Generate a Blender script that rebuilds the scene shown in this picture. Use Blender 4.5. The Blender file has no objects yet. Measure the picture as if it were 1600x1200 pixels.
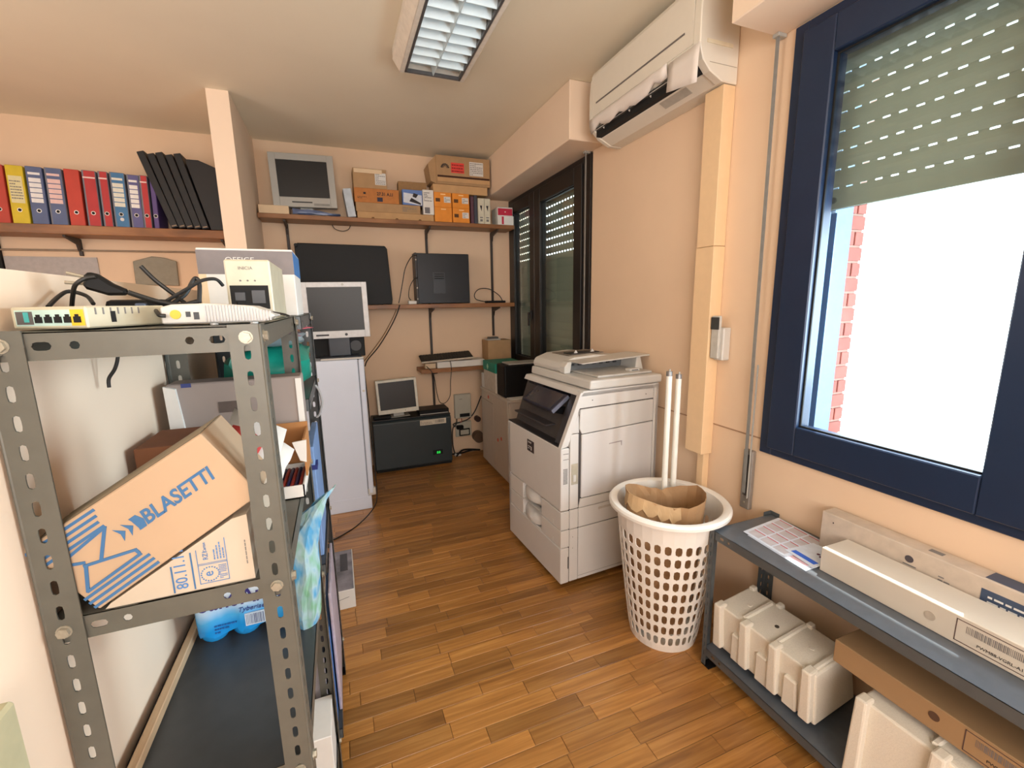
import bpy, bmesh, math, random
from mathutils import Vector, Matrix
random.seed(7)
PI = math.pi
SC = bpy.context.scene
COL = SC.collection

# ------------------------------------------------------------------ camera, world, lights, exposure
def make_camera():
    F, yaw, pit, rol, H = 690.0, math.radians(21.3), math.radians(10.4), math.radians(1.0), 1.55
    cy, sy, cp, sp = math.cos(yaw), math.sin(yaw), math.cos(pit), math.sin(pit)
    f = Vector((sy*cp, cy*cp, -sp)); r = Vector((cy, -sy, 0)); d = f.cross(r)
    cr, sr = math.cos(rol), math.sin(rol)
    r2 = cr*r + sr*d; d2 = -sr*r + cr*d
    m = Matrix(((r2.x, -d2.x, -f.x, 0), (r2.y, -d2.y, -f.y, 0), (r2.z, -d2.z, -f.z, H), (0, 0, 0, 1)))
    cam = bpy.data.cameras.new('camera'); cam.sensor_width = 36; cam.lens = F/1600*36
    cam.clip_start = .02; cam.clip_end = 100
    o = bpy.data.objects.new('camera', cam); COL.objects.link(o); o.matrix_world = m
    SC.camera = o
make_camera()
w = bpy.data.worlds.new('world'); SC.world = w; w.use_nodes = True
bg = w.node_tree.nodes['Background']
bg.inputs[0].default_value = (.80, .91, 1, 1); bg.inputs[1].default_value = 5.0

def light(name, kind, loc, target, energy, color=(1, 1, 1), **kw):
    l = bpy.data.lights.new(name, kind); l.energy = energy; l.color = color
    for k, v in kw.items(): setattr(l, k, v)
    o = bpy.data.objects.new(name, l); COL.objects.link(o); o.location = loc
    o.rotation_euler = (Vector(target) - Vector(loc)).to_track_quat('-Z', 'Y').to_euler()
    return o
p = light('window_portal', 'AREA', (1.78, .5, 1.45), (0, .5, 1.45), 1, shape='RECTANGLE', size=1.7, size_y=1.3)
p.data.cycles.is_portal = True
# added fill from behind and left, for windows imagined out of view
light('rear_fill_light', 'AREA', (-.1, -1.75, 1.75), (.3, 3, 2.4), 54, (1, .97, .93), shape='RECTANGLE', size=2.2, size_y=1.5)
light('left_fill_light', 'AREA', (-2.85, 1.6, 1.9), (0, 2.6, 1.9), 21, (1, .95, .88), shape='RECTANGLE', size=1.6, size_y=1.4)
# daylight pouring over the sill of the near window
light('near_window_light', 'AREA', (1.88, .45, 1.50), (.2, 1.4, 1.3), 19, (.74, .88, 1), shape='RECTANGLE', size=1.2, size_y=.7)
light('sun', 'SUN', (6, 1, 9), (6-1, 1-.45, 9-1.95), 6.0, (1, .95, .88), angle=math.radians(.5))
SC.view_settings.view_transform = 'Standard'; SC.view_settings.look = 'None'
SC.view_settings.exposure = 0.97; SC.view_settings.gamma = 1; SC.view_settings.use_curve_mapping = False
SC.cycles.use_denoising = True
SC.cycles.max_bounces = 8; SC.cycles.caustics_reflective = False; SC.cycles.caustics_refractive = False
SC.cycles.sample_clamp_indirect = 6

# ------------------------------------------------------------------ materials
MATS = {}
def lin(c):
    return tuple((x/255/12.92 if x/255 <= .04045 else ((x/255+.055)/1.055)**2.4) for x in c) + (1,)
def mat(name, rgb, rough=.6, metal=0, var=.08, scale=30, bump=0, spec=.5, alpha=1, trans=0, coat=0, emis=None, stretch=None, rnd=0):
    if name in MATS: return MATS[name]
    m = bpy.data.materials.new(name); m.use_nodes = True; nt = m.node_tree; N = nt.nodes; L = nt.links
    b = N['Principled BSDF']; b.inputs['Roughness'].default_value = rough; b.inputs['Metallic'].default_value = metal
    b.inputs['Specular IOR Level'].default_value = spec; b.inputs['Alpha'].default_value = alpha
    b.inputs['Transmission Weight'].default_value = trans; b.inputs['Coat Weight'].default_value = coat
    c = lin(rgb)
    tc = N.new('ShaderNodeTexCoord'); mp = N.new('ShaderNodeMapping'); no = N.new('ShaderNodeTexNoise')
    if stretch: mp.inputs['Scale'].default_value = stretch
    no.inputs['Scale'].default_value = scale; no.inputs['Detail'].default_value = 5
    L.new(tc.outputs['Object'], mp.inputs['Vector']); L.new(mp.outputs['Vector'], no.inputs['Vector'])
    rp = N.new('ShaderNodeValToRGB')
    rp.color_ramp.elements[0].position = .3; rp.color_ramp.elements[1].position = .7
    rp.color_ramp.elements[0].color = tuple(x*(1-var) for x in c[:3]) + (1,)
    rp.color_ramp.elements[1].color = tuple(min(1, x*(1+var)) for x in c[:3]) + (1,)
    L.new(no.outputs['Fac'], rp.inputs['Fac'])
    out = rp.outputs['Color']
    if rnd:
        oi = N.new('ShaderNodeObjectInfo'); hs = N.new('ShaderNodeHueSaturation'); mr = N.new('ShaderNodeMapRange')
        mr.inputs['To Min'].default_value = 1-rnd; mr.inputs['To Max'].default_value = 1+rnd
        L.new(oi.outputs['Random'], mr.inputs['Value']); L.new(mr.outputs['Result'], hs.inputs['Value'])
        L.new(out, hs.inputs['Color']); out = hs.outputs['Color']
    L.new(out, b.inputs['Base Color'])
    if bump:
        bp = N.new('ShaderNodeBump'); bp.inputs['Strength'].default_value = bump; bp.inputs['Distance'].default_value = .004
        L.new(no.outputs['Fac'], bp.inputs['Height']); L.new(bp.outputs['Normal'], b.inputs['Normal'])
    if emis:
        b.inputs['Emission Color'].default_value = lin(emis[0]); b.inputs['Emission Strength'].default_value = emis[1]
    MATS[name] = m; return m

WALL = mat('peach_wall_paint', (228, 198, 168), .85, var=.035, scale=2.2, bump=.05)
WALLL = mat('peach_wall_paint_light', (236, 212, 188), .8, var=.03, scale=2.0)
CEIL = mat('ceiling_paint', (238, 228, 206), .9, var=.03, scale=1.5)
STEEL = mat('grey_rack_enamel', (95, 93, 85), .42, .15, var=.06, scale=40)
STEELD = mat('dark_rack_enamel', (86, 90, 92), .35, .15, var=.06, scale=30)
ZINC = mat('zinc_bolt', (164, 156, 140), .4, .5, var=.1, scale=200)
KRAFT = mat('kraft_cardboard', (190, 152, 108), .85, var=.06, scale=18, rnd=.10)
KRAFTL = mat('pale_cardboard', (222, 196, 162), .8, var=.04, scale=14)
KRAFTD = mat('brown_cardboard', (172, 138, 100), .85, var=.06, scale=18)
WHITEC = mat('white_card', (222, 218, 212), .7, var=.03, scale=20)
PAPER = mat('white_paper', (214, 211, 207), .8, var=.02, scale=20)
PWHITE = mat('white_plastic', (204, 200, 194), .38, var=.02, scale=10)
PGREY = mat('printer_grey_plastic', (210, 206, 202), .42, var=.015, scale=10)
PIVORY = mat('ivory_plastic', (226, 216, 186), .45, var=.02, scale=10)
PDARK = mat('charcoal_plastic', (38, 38, 42), .4, var=.05, scale=20)
BLACK = mat('black_plastic', (9, 9, 11), .5, var=.1, scale=20, spec=.25)
BLACKM = mat('matt_black', (12, 12, 13), .8, var=.1, scale=20)
SCREEN = mat('dark_screen', (15, 14, 15), .4, var=.05, scale=4)
SILVER = mat('silver_plastic', (172, 170, 164), .4, .1, var=.03, scale=10)
FRAME = mat('dark_window_frame', (22, 40, 68), .38, .1, var=.05, scale=10)
FRAMEB = mat('dark_brown_window_frame', (19, 15, 15), .42, 0, var=.08, scale=10)
SLAT = mat('grey_green_shutter_slat', (146, 156, 144), .5, 0, var=.03, scale=10)
FRIDGE = mat('fridge_white_enamel', (214, 222, 238), .28, var=.015, scale=6)
BLUEP = mat('printed_blue', (58, 104, 150), .7, var=.04, scale=40)
NAVY = mat('printed_navy', (44, 36, 110), .7, var=.04, scale=40)
INK = mat('black_print', (46, 42, 44), .8, var=.05, scale=60)
GINK = mat('grey_print', (120, 116, 114), .8, var=.05, scale=60)
REDP = mat('printed_red', (196, 64, 60), .7, var=.05, scale=40)
FOAM = mat('white_polystyrene', (222, 214, 200), .9, var=.05, scale=260, bump=.25)
METER = mat('grey_white_plastic', (186, 182, 168), .5, var=.03, scale=10)
RUBBER = mat('black_cable_rubber', (16, 15, 15), .5, var=.1, scale=50)
WPLAST = mat('basket_white_plastic', (236, 230, 222), .32, var=.015, scale=10)

def wood_mat(name, c0, c1, c2, rough, coat, sx=3.0, sy=60.0, along='X', bump=.02, rnd=True):
    m = bpy.data.materials.new(name); m.use_nodes = True; nt = m.node_tree; N = nt.nodes; L = nt.links
    b = N['Principled BSDF']; b.inputs['Roughness'].default_value = rough; b.inputs['Coat Weight'].default_value = coat
    b.inputs['Coat Roughness'].default_value = .22
    ge = N.new('ShaderNodeNewGeometry'); oi = N.new('ShaderNodeObjectInfo')
    co = N.new('ShaderNodeCombineXYZ'); ml = N.new('ShaderNodeMath'); ml.operation = 'MULTIPLY'; ml.inputs[1].default_value = 37
    L.new(oi.outputs['Random'], ml.inputs[0]); L.new(ml.outputs[0], co.inputs[0]); L.new(ml.outputs[0], co.inputs[2])
    ad = N.new('ShaderNodeVectorMath'); ad.operation = 'ADD'
    L.new(ge.outputs['Position'], ad.inputs[0]); L.new(co.outputs[0], ad.inputs[1])
    mp = N.new('ShaderNodeMapping'); mp.inputs['Scale'].default_value = (sx, sy, 10) if along == 'X' else (sy, sx, 10)
    L.new(ad.outputs[0], mp.inputs['Vector'])
    no = N.new('ShaderNodeTexNoise'); no.inputs['Scale'].default_value = 1; no.inputs['Detail'].default_value = 6
    no.inputs['Distortion'].default_value = .6
    L.new(mp.outputs[0], no.inputs['Vector'])
    rp = N.new('ShaderNodeValToRGB'); e = rp.color_ramp.elements
    e[0].position = .25; e[0].color = lin(c0); e[1].position = .75; e[1].color = lin(c2)
    k = e.new(.5); k.color = lin(c1)
    L.new(no.outputs['Fac'], rp.inputs['Fac'])
    hs = N.new('ShaderNodeHueSaturation'); mr = N.new('ShaderNodeMapRange')
    mr.inputs['To Min'].default_value = .70 if rnd else 1; mr.inputs['To Max'].default_value = 1.25 if rnd else 1
    L.new(oi.outputs['Random'], mr.inputs['Value']); L.new(mr.outputs[0], hs.inputs['Value'])
    L.new(rp.outputs[0], hs.inputs['Color']); L.new(hs.outputs[0], b.inputs['Base Color'])
    bp = N.new('ShaderNodeBump'); bp.inputs['Strength'].default_value = bump; bp.inputs['Distance'].default_value = .002
    L.new(no.outputs['Fac'], bp.inputs['Height']); L.new(bp.outputs[0], b.inputs['Normal'])
    MATS[name] = m; return m
PARQ = wood_mat('parquet_oak', (132, 86, 40), (162, 110, 54), (186, 134, 72), .32, .3)
SHELFW = wood_mat('stained_shelf_wood', (100, 64, 34), (138, 90, 50), (160, 110, 64), .5, .1, rnd=False)
BATTEN = wood_mat('pale_batten_wood', (168, 136, 104), (186, 154, 120), (200, 170, 136), .7, 0, along='Y', rnd=False)
PARQG = mat('parquet_joint', (58, 32, 14), .8)

def glass_mat(name, tint=(1, 1, 1), gloss=.12):
    m = bpy.data.materials.new(name); m.use_nodes = True; nt = m.node_tree; N = nt.nodes; L = nt.links
    for n in list(N): N.remove(n)
    o = N.new('ShaderNodeOutputMaterial'); t = N.new('ShaderNodeBsdfTransparent'); g = N.new('ShaderNodeBsdfGlossy')
    t.inputs[0].default_value = tint + (1,); g.inputs['Roughness'].default_value = .02
    lw = N.new('ShaderNodeLayerWeight'); lw.inputs[0].default_value = .5
    pw = N.new('ShaderNodeMath'); pw.operation = 'POWER'; pw.inputs[1].default_value = 4.5; L.new(lw.outputs['Facing'], pw.inputs[0])
    fr = N.new('ShaderNodeMath'); fr.operation = 'MULTIPLY_ADD'; fr.inputs[1].default_value = .6; fr.inputs[2].default_value = .035; L.new(pw.outputs[0], fr.inputs[0])
    mx = N.new('ShaderNodeMixShader'); L.new(fr.outputs[0], mx.inputs[0]); L.new(t.outputs[0], mx.inputs[1]); L.new(g.outputs[0], mx.inputs[2])
    L.new(mx.outputs[0], o.inputs[0]); MATS[name] = m; return m
GLASS = glass_mat('window_glass', (.94, .97, .96))
def film_mat(name, rgb, opacity, rough=.15):
    m = mat(name, rgb, rough, var=.05, scale=12, alpha=opacity, bump=.4); return m
BLUEF = film_mat('blue_shrink_film', (38, 150, 222), .96, .22)
CLEARF = film_mat('clear_crinkled_film', (176, 206, 214), .6, .12)

# ------------------------------------------------------------------ mesh builder
WM = {}
class MB:
    def __init__(s): s.v = []; s.f = []
    def add(s, vs, fs):
        n = len(s.v); s.v += [Vector(p) for p in vs]; s.f += [tuple(i+n for i in f) for f in fs]; return s
    def box(s, x0, x1, y0, y1, z0, z1, M=None):
        vs = [Vector((x, y, z)) for z in (z0, z1) for y in (y0, y1) for x in (x0, x1)]
        if M: vs = [M @ p for p in vs]
        return s.add(vs, [(0, 2, 3, 1), (4, 5, 7, 6), (0, 1, 5, 4), (2, 6, 7, 3), (0, 4, 6, 2), (1, 3, 7, 5)])
    def frustum(s, lo, hi, z0, z1):     # lo/hi = (x0,x1,y0,y1)
        vs = [(x, y, z0) for y in lo[2:] for x in lo[:2]] + [(x, y, z1) for y in hi[2:] for x in hi[:2]]
        return s.add(vs, [(0, 2, 3, 1), (4, 5, 7, 6), (0, 1, 5, 4), (2, 6, 7, 3), (0, 4, 6, 2), (1, 3, 7, 5)])
    def cyl(s, p0, p1, r0, r1=None, n=12, caps=True):
        r1 = r0 if r1 is None else r1; p0 = Vector(p0); p1 = Vector(p1); a = (p1-p0).normalized()
        u = a.orthogonal().normalized(); w_ = a.cross(u); b = len(s.v)
        for p, r in ((p0, r0), (p1, r1)):
            for i in range(n):
                t = 2*PI*i/n; s.v.append(p + u*math.cos(t)*r + w_*math.sin(t)*r)
        for i in range(n): j = (i+1) % n; s.f.append((b+i, b+j, b+n+j, b+n+i))
        if caps: s.f.append(tuple(b+i for i in range(n-1, -1, -1))); s.f.append(tuple(b+n+i for i in range(n)))
        return s
    def prism(s, pts, d0, d1, axis='y'):
        n = len(pts); b = len(s.v)
        for d in (d0, d1):
            for a_, c in pts:
                s.v.append(Vector({'y': (a_, d, c), 'x': (d, a_, c), 'z': (a_, c, d)}[axis]))
        for i in range(n): j = (i+1) % n; s.f.append((b+i, b+j, b+n+j, b+n+i))
        s.f.append(tuple(b+i for i in range(n-1, -1, -1))); s.f.append(tuple(b+n+i for i in range(n)))
        return s
    def tube(s, pts, r, n=8, samp=5):
        P = [Vector(p) for p in pts]
        if samp > 1 and len(P) > 2:
            Q = []
            for i in range(len(P)-1):
                p0 = P[max(0, i-1)]; p1 = P[i]; p2 = P[i+1]; p3 = P[min(len(P)-1, i+2)]
                for k in range(samp):
                    t = k/samp
                    Q.append(.5*((2*p1)+(p2-p0)*t+(2*p0-5*p1+4*p2-p3)*t*t+(-p0+3*p1-3*p2+p3)*t**3))
            Q.append(P[-1]); P = Q
        b = len(s.v); m = len(P); up = None
        for i, p in enumerate(P):
            a = (P[min(m-1, i+1)]-P[max(0, i-1)])
            if a.length < 1e-9: a = Vector((0, 0, 1))
            a.normalize()
            u = a.orthogonal().normalized() if up is None else (up - a*up.dot(a))
            if u.length < 1e-6: u = a.orthogonal()
            u.normalize(); up = u; w_ = a.cross(u)
            for k in range(n):
                t = 2*PI*k/n; s.v.append(p + (u*math.cos(t)+w_*math.sin(t))*r)
        for i in range(m-1):
            for k in range(n):
                j = (k+1) % n; s.f.append((b+i*n+k, b+i*n+j, b+(i+1)*n+j, b+(i+1)*n+k))
        s.f.append(tuple(b+k for k in range(n-1, -1, -1))); s.f.append(tuple(b+(m-1)*n+k for k in range(n)))
        return s
    def lathe(s, prof, c=(0, 0, 0), n=24, cap=True):
        b = len(s.v); c = Vector(c)
        for r, z in prof:
            for i in range(n):
                t = 2*PI*i/n; s.v.append(c+Vector((r*math.cos(t), r*math.sin(t), z)))
        m = len(prof)
        for k in range(m-1):
            for i in range(n): j = (i+1) % n; s.f.append((b+k*n+i, b+k*n+j, b+(k+1)*n+j, b+(k+1)*n+i))
        if cap: s.f.append(tuple(b+i for i in range(n-1, -1, -1))); s.f.append(tuple(b+(m-1)*n+i for i in range(n)))
        return s
    def tr(s, M):
        s.v = [M @ p for p in s.v]; return s
    def bounds(s):
        return [(min(p[i] for p in s.v), max(p[i] for p in s.v)) for i in range(3)]
    def build(s, name, m, parent=None, bevel=0, smooth=False, solid=0, local=False, seg=1, fixn=True):
        vs = s.v
        if parent is not None and not local:
            inv = WM[parent.name].inverted(); vs = [inv @ p for p in vs]
        org = None
        if parent is None:
            b = s.bounds(); org = Vector(((b[0][0]+b[0][1])/2, (b[1][0]+b[1][1])/2, b[2][0])); vs = [p-org for p in vs]
        me = bpy.data.meshes.new(name); me.from_pydata([tuple(p) for p in vs], [], s.f)
        if fixn:
            bm = bmesh.new(); bm.from_mesh(me); bmesh.ops.recalc_face_normals(bm, faces=bm.faces); bm.to_mesh(me); bm.free()
        me.materials.append(m)
        if smooth:
            for p in me.polygons: p.use_smooth = True
        me.update()
        o = bpy.data.objects.new(name, me); COL.objects.link(o)
        if parent is not None:
            o.parent = parent; WM[o.name] = WM[parent.name]
        else:
            o.location = org; WM[o.name] = Matrix.Translation(org)
        if solid:
            md = o.modifiers.new('thick', 'SOLIDIFY'); md.thickness = solid; md.offset = 0
        if bevel:
            md = o.modifiers.new('bevel', 'BEVEL'); md.width = bevel; md.segments = seg; md.limit_method = 'ANGLE'
            md.angle_limit = math.radians(40)
        if smooth:
            try:
                me.set_sharp_from_angle(angle=math.radians(35))
            except Exception: pass
        return o

def tag(o, label, cat, group=None, kind=None):
    if label: o['label'] = label
    if cat: o['category'] = cat
    if group: o['group'] = group
    if kind: o['kind'] = kind
    return o
def thing(name, label, cat, loc=(0, 0, 0), rz=0, group=None, kind=None, M=None):
    o = bpy.data.objects.new(name, None); COL.objects.link(o); o.empty_display_size = .05
    if M is None: M = Matrix.Translation(Vector(loc)) @ Matrix.Rotation(rz, 4, 'Z')
    o.matrix_world = M; WM[o.name] = M.copy()
    return tag(o, label, cat, group, kind)
def struct(name, mb, m, **k):
    o = mb.build(name, m, **k); o['kind'] = 'structure'; return o
def face(o, right, up):
    r = Vector(right).normalized(); u = Vector(up).normalized(); n = r.cross(u).normalized(); u = n.cross(r)
    return Matrix(((r.x, u.x, n.x, o[0]), (r.y, u.y, n.y, o[1]), (r.z, u.z, n.z, o[2]), (0, 0, 0, 1)))
def prints(M, rects, name, m, parent, t=.0006):
    mb = MB()
    for x0, x1, y0, y1 in rects: mb.box(x0, x1, y0, y1, 0, t, M)
    return mb.build(name, m, parent)
def text(s, size, M, m, parent, name='lettering', sx=1, t=.0006, align='LEFT', shear=0, bold=0):
    c = bpy.data.curves.new(name, 'FONT'); c.body = s; c.size = size; c.extrude = t/2; c.align_x = align; c.shear = shear
    c.resolution_u = 3; c.offset = bold
    o = bpy.data.objects.new(name, c); COL.objects.link(o)
    dg = bpy.context.evaluated_depsgraph_get(); me = bpy.data.meshes.new_from_object(o.evaluated_get(dg))
    bpy.data.objects.remove(o); bpy.data.curves.remove(c)
    X = WM[parent.name].inverted() @ M @ Matrix.Translation((0, 0, t/2)) @ Matrix.Diagonal((sx, 1, 1, 1))
    me.transform(X); me.materials.clear(); me.materials.append(m); me.name = name
    o = bpy.data.objects.new(name, me); COL.objects.link(o); o.parent = parent; WM[o.name] = WM[parent.name]
    return o
def text_lines(M, w_, h_, rows, m, parent, name='small_print', seed=1, t=.0005):
    R = random.Random(seed); rc = []
    for i in range(rows):
        y = h_*(1-(i+.8)/rows); hh = h_/rows*.38; x = 0
        while x < w_*.95:
            l = w_*R.uniform(.06, .2); rc.append((x, min(w_, x+l), y, y+hh)); x += l+w_*.035
            if R.random() < .12: break
    return prints(M, rc, name, m, parent, t)
def barcode(M, w_, h_, m, parent, n=26, seed=2, name='barcode'):
    R = random.Random(seed); rc = []; x = 0; step = w_/n
    for i in range(n):
        b = step*R.choice((.25, .4, .6)); rc.append((i*step, i*step+b, 0, h_))
    return prints(M, rc, name, m, parent)

def obround_ring(cx, cy, hw, hh, cell, n=12):
    """hole polygon + outer polygon with the same angles; cell = (x0,x1,y0,y1)"""
    x0, x1, y0, y1 = cell
    angs = sorted([math.atan2(y-cy, x-cx) % (2*PI) for x in (x0, x1) for y in (y0, y1)] +
                  [0, PI/2, PI, 3*PI/2] + [a % (2*PI) for a in (math.atan2(hh, hw), math.atan2(hh, -hw), math.atan2(-hh, -hw), math.atan2(-hh, hw))])
    out = []; hole = []
    r = min(hw, hh)
    for a in angs:
        dx, dy = math.cos(a), math.sin(a)
        t = min(((x1-cx)/dx if dx > 1e-9 else 1e9), ((x0-cx)/dx if dx < -1e-9 else 1e9),
                ((y1-cy)/dy if dy > 1e-9 else 1e9), ((y0-cy)/dy if dy < -1e-9 else 1e9))
        out.append((cx+dx*t, cy+dy*t))
        lo, hi = 0, max(hw, hh)*1.5
        for _ in range(18):
            m_ = (lo+hi)/2; px, py = abs(dx*m_), abs(dy*m_)
            qx, qy = max(px-(hw-r), 0), max(py-(hh-r), 0)
            if math.hypot(qx, qy) < r: lo = m_
            else: hi = m_
        hole.append((cx+dx*lo, cy+dy*lo))
    return out, hole
def holed(mb, cells, fn, t):
    """cells: (x0,x1,y0,y1,(cx,cy,hw,hh) or None); fn(x,y,d)->point, with thickness t"""
    for c in cells:
        x0, x1, y0, y1, h = c
        if h is None:
            P = [(x0, y0), (x1, y0), (x1, y1), (x0, y1)]
            mb.add([fn(x, y, d) for d in (0, t) for x, y in P],
                   [(0, 1, 2, 3), (7, 6, 5, 4), (0, 4, 5, 1), (1, 5, 6, 2), (2, 6, 7, 3), (3, 7, 4, 0)])
        else:
            o, i = obround_ring(h[0], h[1], h[2], h[3], (x0, x1, y0, y1)); n = len(o)
            vs = [fn(x, y, 0) for x, y in o]+[fn(x, y, 0) for x, y in i]+[fn(x, y, t) for x, y in o]+[fn(x, y, t) for x, y in i]
            fs = []
            for k in range(n):
                j = (k+1) % n
                fs += [(k, j, n+j, n+k), (2*n+k, 3*n+k, 3*n+j, 2*n+j), (n+k, n+j, 3*n+j, 3*n+k)]
            mb.add(vs, fs)
    return mb

def copy_tree(o, parent=None):
    c = o.copy(); COL.objects.link(c); c.parent = parent
    for k in list(o.children): copy_tree(k, c)
    return c

# ------------------------------------------------------------------ room shell
XW, YB, ZC = 1.70, 4.36, 2.89
struct('floor', MB().box(-3.0, 2.0, -1.9, 4.5, -.06, -.0025), PARQG)
FLOOR = bpy.data.objects['floor']; WM['floor'] = Matrix.Translation(FLOOR.location)
struct('ceiling', MB().box(-3.0, 2.0, -1.9, 4.5, ZC, ZC+.06), CEIL)
struct('wall_back', MB().box(-3.0, 2.0, YB, YB+.14, -.06, ZC), WALL)
struct('wall_left', MB().box(-3.14, -3.0, -1.9, 4.5, -.06, ZC), WALL)
struct('wall_front', MB().box(-3.14, 2.0, -2.04, -1.9, -.06, ZC), WALL)
W1 = (2.78, 4.34, .88, 2.547); W2 = (-.34, 1.343, .885, 2.547)
wr = MB()
for y0, y1, z0, z1 in ((-1.9, W2[0], -.06, ZC), (W2[0], W2[1], -.06, W2[2]), (W2[0], W2[1], W2[3], ZC), (W2[1], W1[0], -.06, ZC),
                       (W1[0], W1[1], -.06, W1[2]), (W1[0], W1[1], W1[3], ZC), (W1[1], YB, -.06, ZC)):
    wr.box(XW, 1.98, y0, y1, z0, z1)
struct('wall_right', wr, WALL)
struct('wall_divider', MB().box(-.64, -.517, 3.487, YB-.001, 0, ZC-.001), WALLL)
struct('wall_partition', MB().box(-.52, -.412, -.9, 3.0, 0, 1.607), WALLL)
# roller shutter boxes
struct('trim_1', MB().box(1.442, XW-.001, 2.64, YB-.001, 2.548, ZC-.001), WALLL, bevel=.004)
struct('trim_2', MB().box(1.442, XW-.001, -.6, 1.412, 2.548, ZC-.001), WALLL, bevel=.004)
# thin brownish strip for the groove line on the right wall
struct('trim_3', MB().box(XW-.003, XW, 1.345, 2.75, .940, .946), mat('brownish_ridge', (172, 134, 106), .9))

# parquet: one plank = one object
PR = random.Random(3)
variants = {}
def plank_mesh(L_):
    if L_ not in variants:
        me = bpy.data.meshes.new('plank'); h = .068/2-.0007; l = L_/2-.0007; b = .0012
        vs = [(-l, -h, -.0025), (l, -h, -.0025), (l, h, -.0025), (-l, h, -.0025), (-l, -h, -b), (l, -h, -b), (l, h, -b), (-l, h, -b),
              (-l+b, -h+b, 0), (l-b, -h+b, 0), (l-b, h-b, 0), (-l+b, h-b, 0)]
        fs = [(0, 1, 5, 4), (1, 2, 6, 5), (2, 3, 7, 6), (3, 0, 4, 7), (4, 5, 9, 8), (5, 6, 10, 9), (6, 7, 11, 10), (7, 4, 8, 11), (8, 9, 10, 11), (3, 2, 1, 0)]
        me.from_pydata(vs, [], fs); me.materials.append(PARQ); variants[L_] = me
    return variants[L_]
planks = []
y = -1.86
while y < YB:
    x = -2.98 + PR.uniform(-.3, 0)
    while x < 1.7:
        L_ = PR.choice((.26, .30, .34, .38, .38, .42))
        planks.append((x+L_/2, y+.034, L_)); x += L_
    y += .068
def vis_rank(pk):
    x, y, L_ = pk
    seen = (-.12 < x < 1.62 and .75 < y < YB)
    return (0 if seen else 1, math.hypot(x, y))
planks.sort(key=vis_rank)
rest = MB()
for i, (x, y, L_) in enumerate(planks):
    x0, x1 = max(x-L_/2, -3.0), min(x+L_/2, 1.70)
    if i < 296:
        o = bpy.data.objects.new('plank', plank_mesh(L_)); COL.objects.link(o); o.parent = FLOOR
        o.location = Vector((x, y, PR.uniform(-.0003, .0002))) - FLOOR.location
    else:
        rest.box(x0+.0007, x1-.0007, y-.0333, y+.0333, -.0025, -.0001)
o = rest.build('distant_planks', PARQ, FLOOR); o['kind'] = 'stuff'

# ------------------------------------------------------------------ windows
def rect_frame(mb, x0, x1, y0, y1, z0, z1, wy, wz):
    mb.box(x0, x1, y0, y0+wy, z0, z1); mb.box(x0, x1, y1-wy, y1, z0, z1)
    mb.box(x0, x1, y0+wy, y1-wy, z0, z0+wz); mb.box(x0, x1, y0+wy, y1-wy, z1-wz, z1)
    return mb
def sash(win, y0, y1, z0, z1, wd, m, x0, x1, handle=None):
    s = rect_frame(MB(), x0, x1, y0, y1, z0, z1, wd, wd).build('sash', m, win, bevel=.004)
    MB().box(x0+.028, x0+.032, y0+wd, y1-wd, z0+wd, z1-wd).build('pane', GLASS, s)
    rect_frame(MB(), x0+.022, x0+.028, y0+wd, y1-wd, z0+wd, z1-wd, .006, .006).build('gasket', BLACKM, s)
    if handle is not None:
        MB().box(x0-.012, x0, handle-.013, handle+.013, 1.40, 1.48).box(x0-.034, x0-.012, handle-.009, handle+.009, 1.44, 1.462).box(x0-.036, x0-.024, handle-.010, handle+.010, 1.34, 1.462).build('handle', m, s, bevel=.003)
win1 = thing('window_1', None, None, (1.70, 3.56, .88), kind='structure')
rect_frame(MB(), 1.685, 1.765, 2.785, 4.335, .885, 2.54, .10, .05).build('frame', FRAMEB, win1, bevel=.003)
sash(win1, 2.885, 3.70, .935, 2.50, .115, FRAMEB, 1.675, 1.74)
sash(win1, 3.705, 4.285, .935, 2.50, .10, FRAMEB, 1.675, 1.74, handle=3.77)
win2 = thing('window_2', None, None, (1.70, .5, .885), kind='structure')
rect_frame(MB(), 1.684, 1.765, -.335, 1.338, .89, 2.54, .055, .05).build('frame', FRAME, win2, bevel=.003)
sash(win2, .50, 1.288, .925, 2.50, .118, FRAME, 1.662, 1.74)
sash(win2, -.285, .497, .925, 2.50, .118, FRAME, 1.662, 1.74)
# outer sill and reveal
struct('window_sill', MB().box(1.98, 2.22, -.5, 1.5, .80, .84), mat('outer_sill_stone', (196, 190, 182), .8))

# ------------------------------------------------------------------ roller shutters: every slat a part
def slat_mesh(name, y0, y1, pitch, slots, thick=.009, gap_h=.0075):
    """curved slat with a comb of bridges above, leaving light slots"""
    mb = MB(); gap = gap_h if slots else .0
    h = pitch-gap; n = 5; pts = []
    for i in range(n+1):
        t = i/n; pts.append((-.004*math.sin(t*PI), t*h))
    prof = pts + [(x+thick*.75, z) for x, z in reversed(pts)]
    mb.prism(prof, y0, y1)
    if slots:
        yy = y0
        while yy < y1:
            mb.box(.001, .005, yy, min(y1, yy+(.025 if gap_h < .01 else .021)), h-.001, pitch); yy += .048
    me = bpy.data.meshes.new(name); me.from_pydata([tuple(p) for p in mb.v], [], mb.f)
    bm = bmesh.new(); bm.from_mesh(me); bmesh.ops.recalc_face_normals(bm, faces=bm.faces); bm.to_mesh(me); bm.free()
    me.materials.append(SLAT); return me
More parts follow.
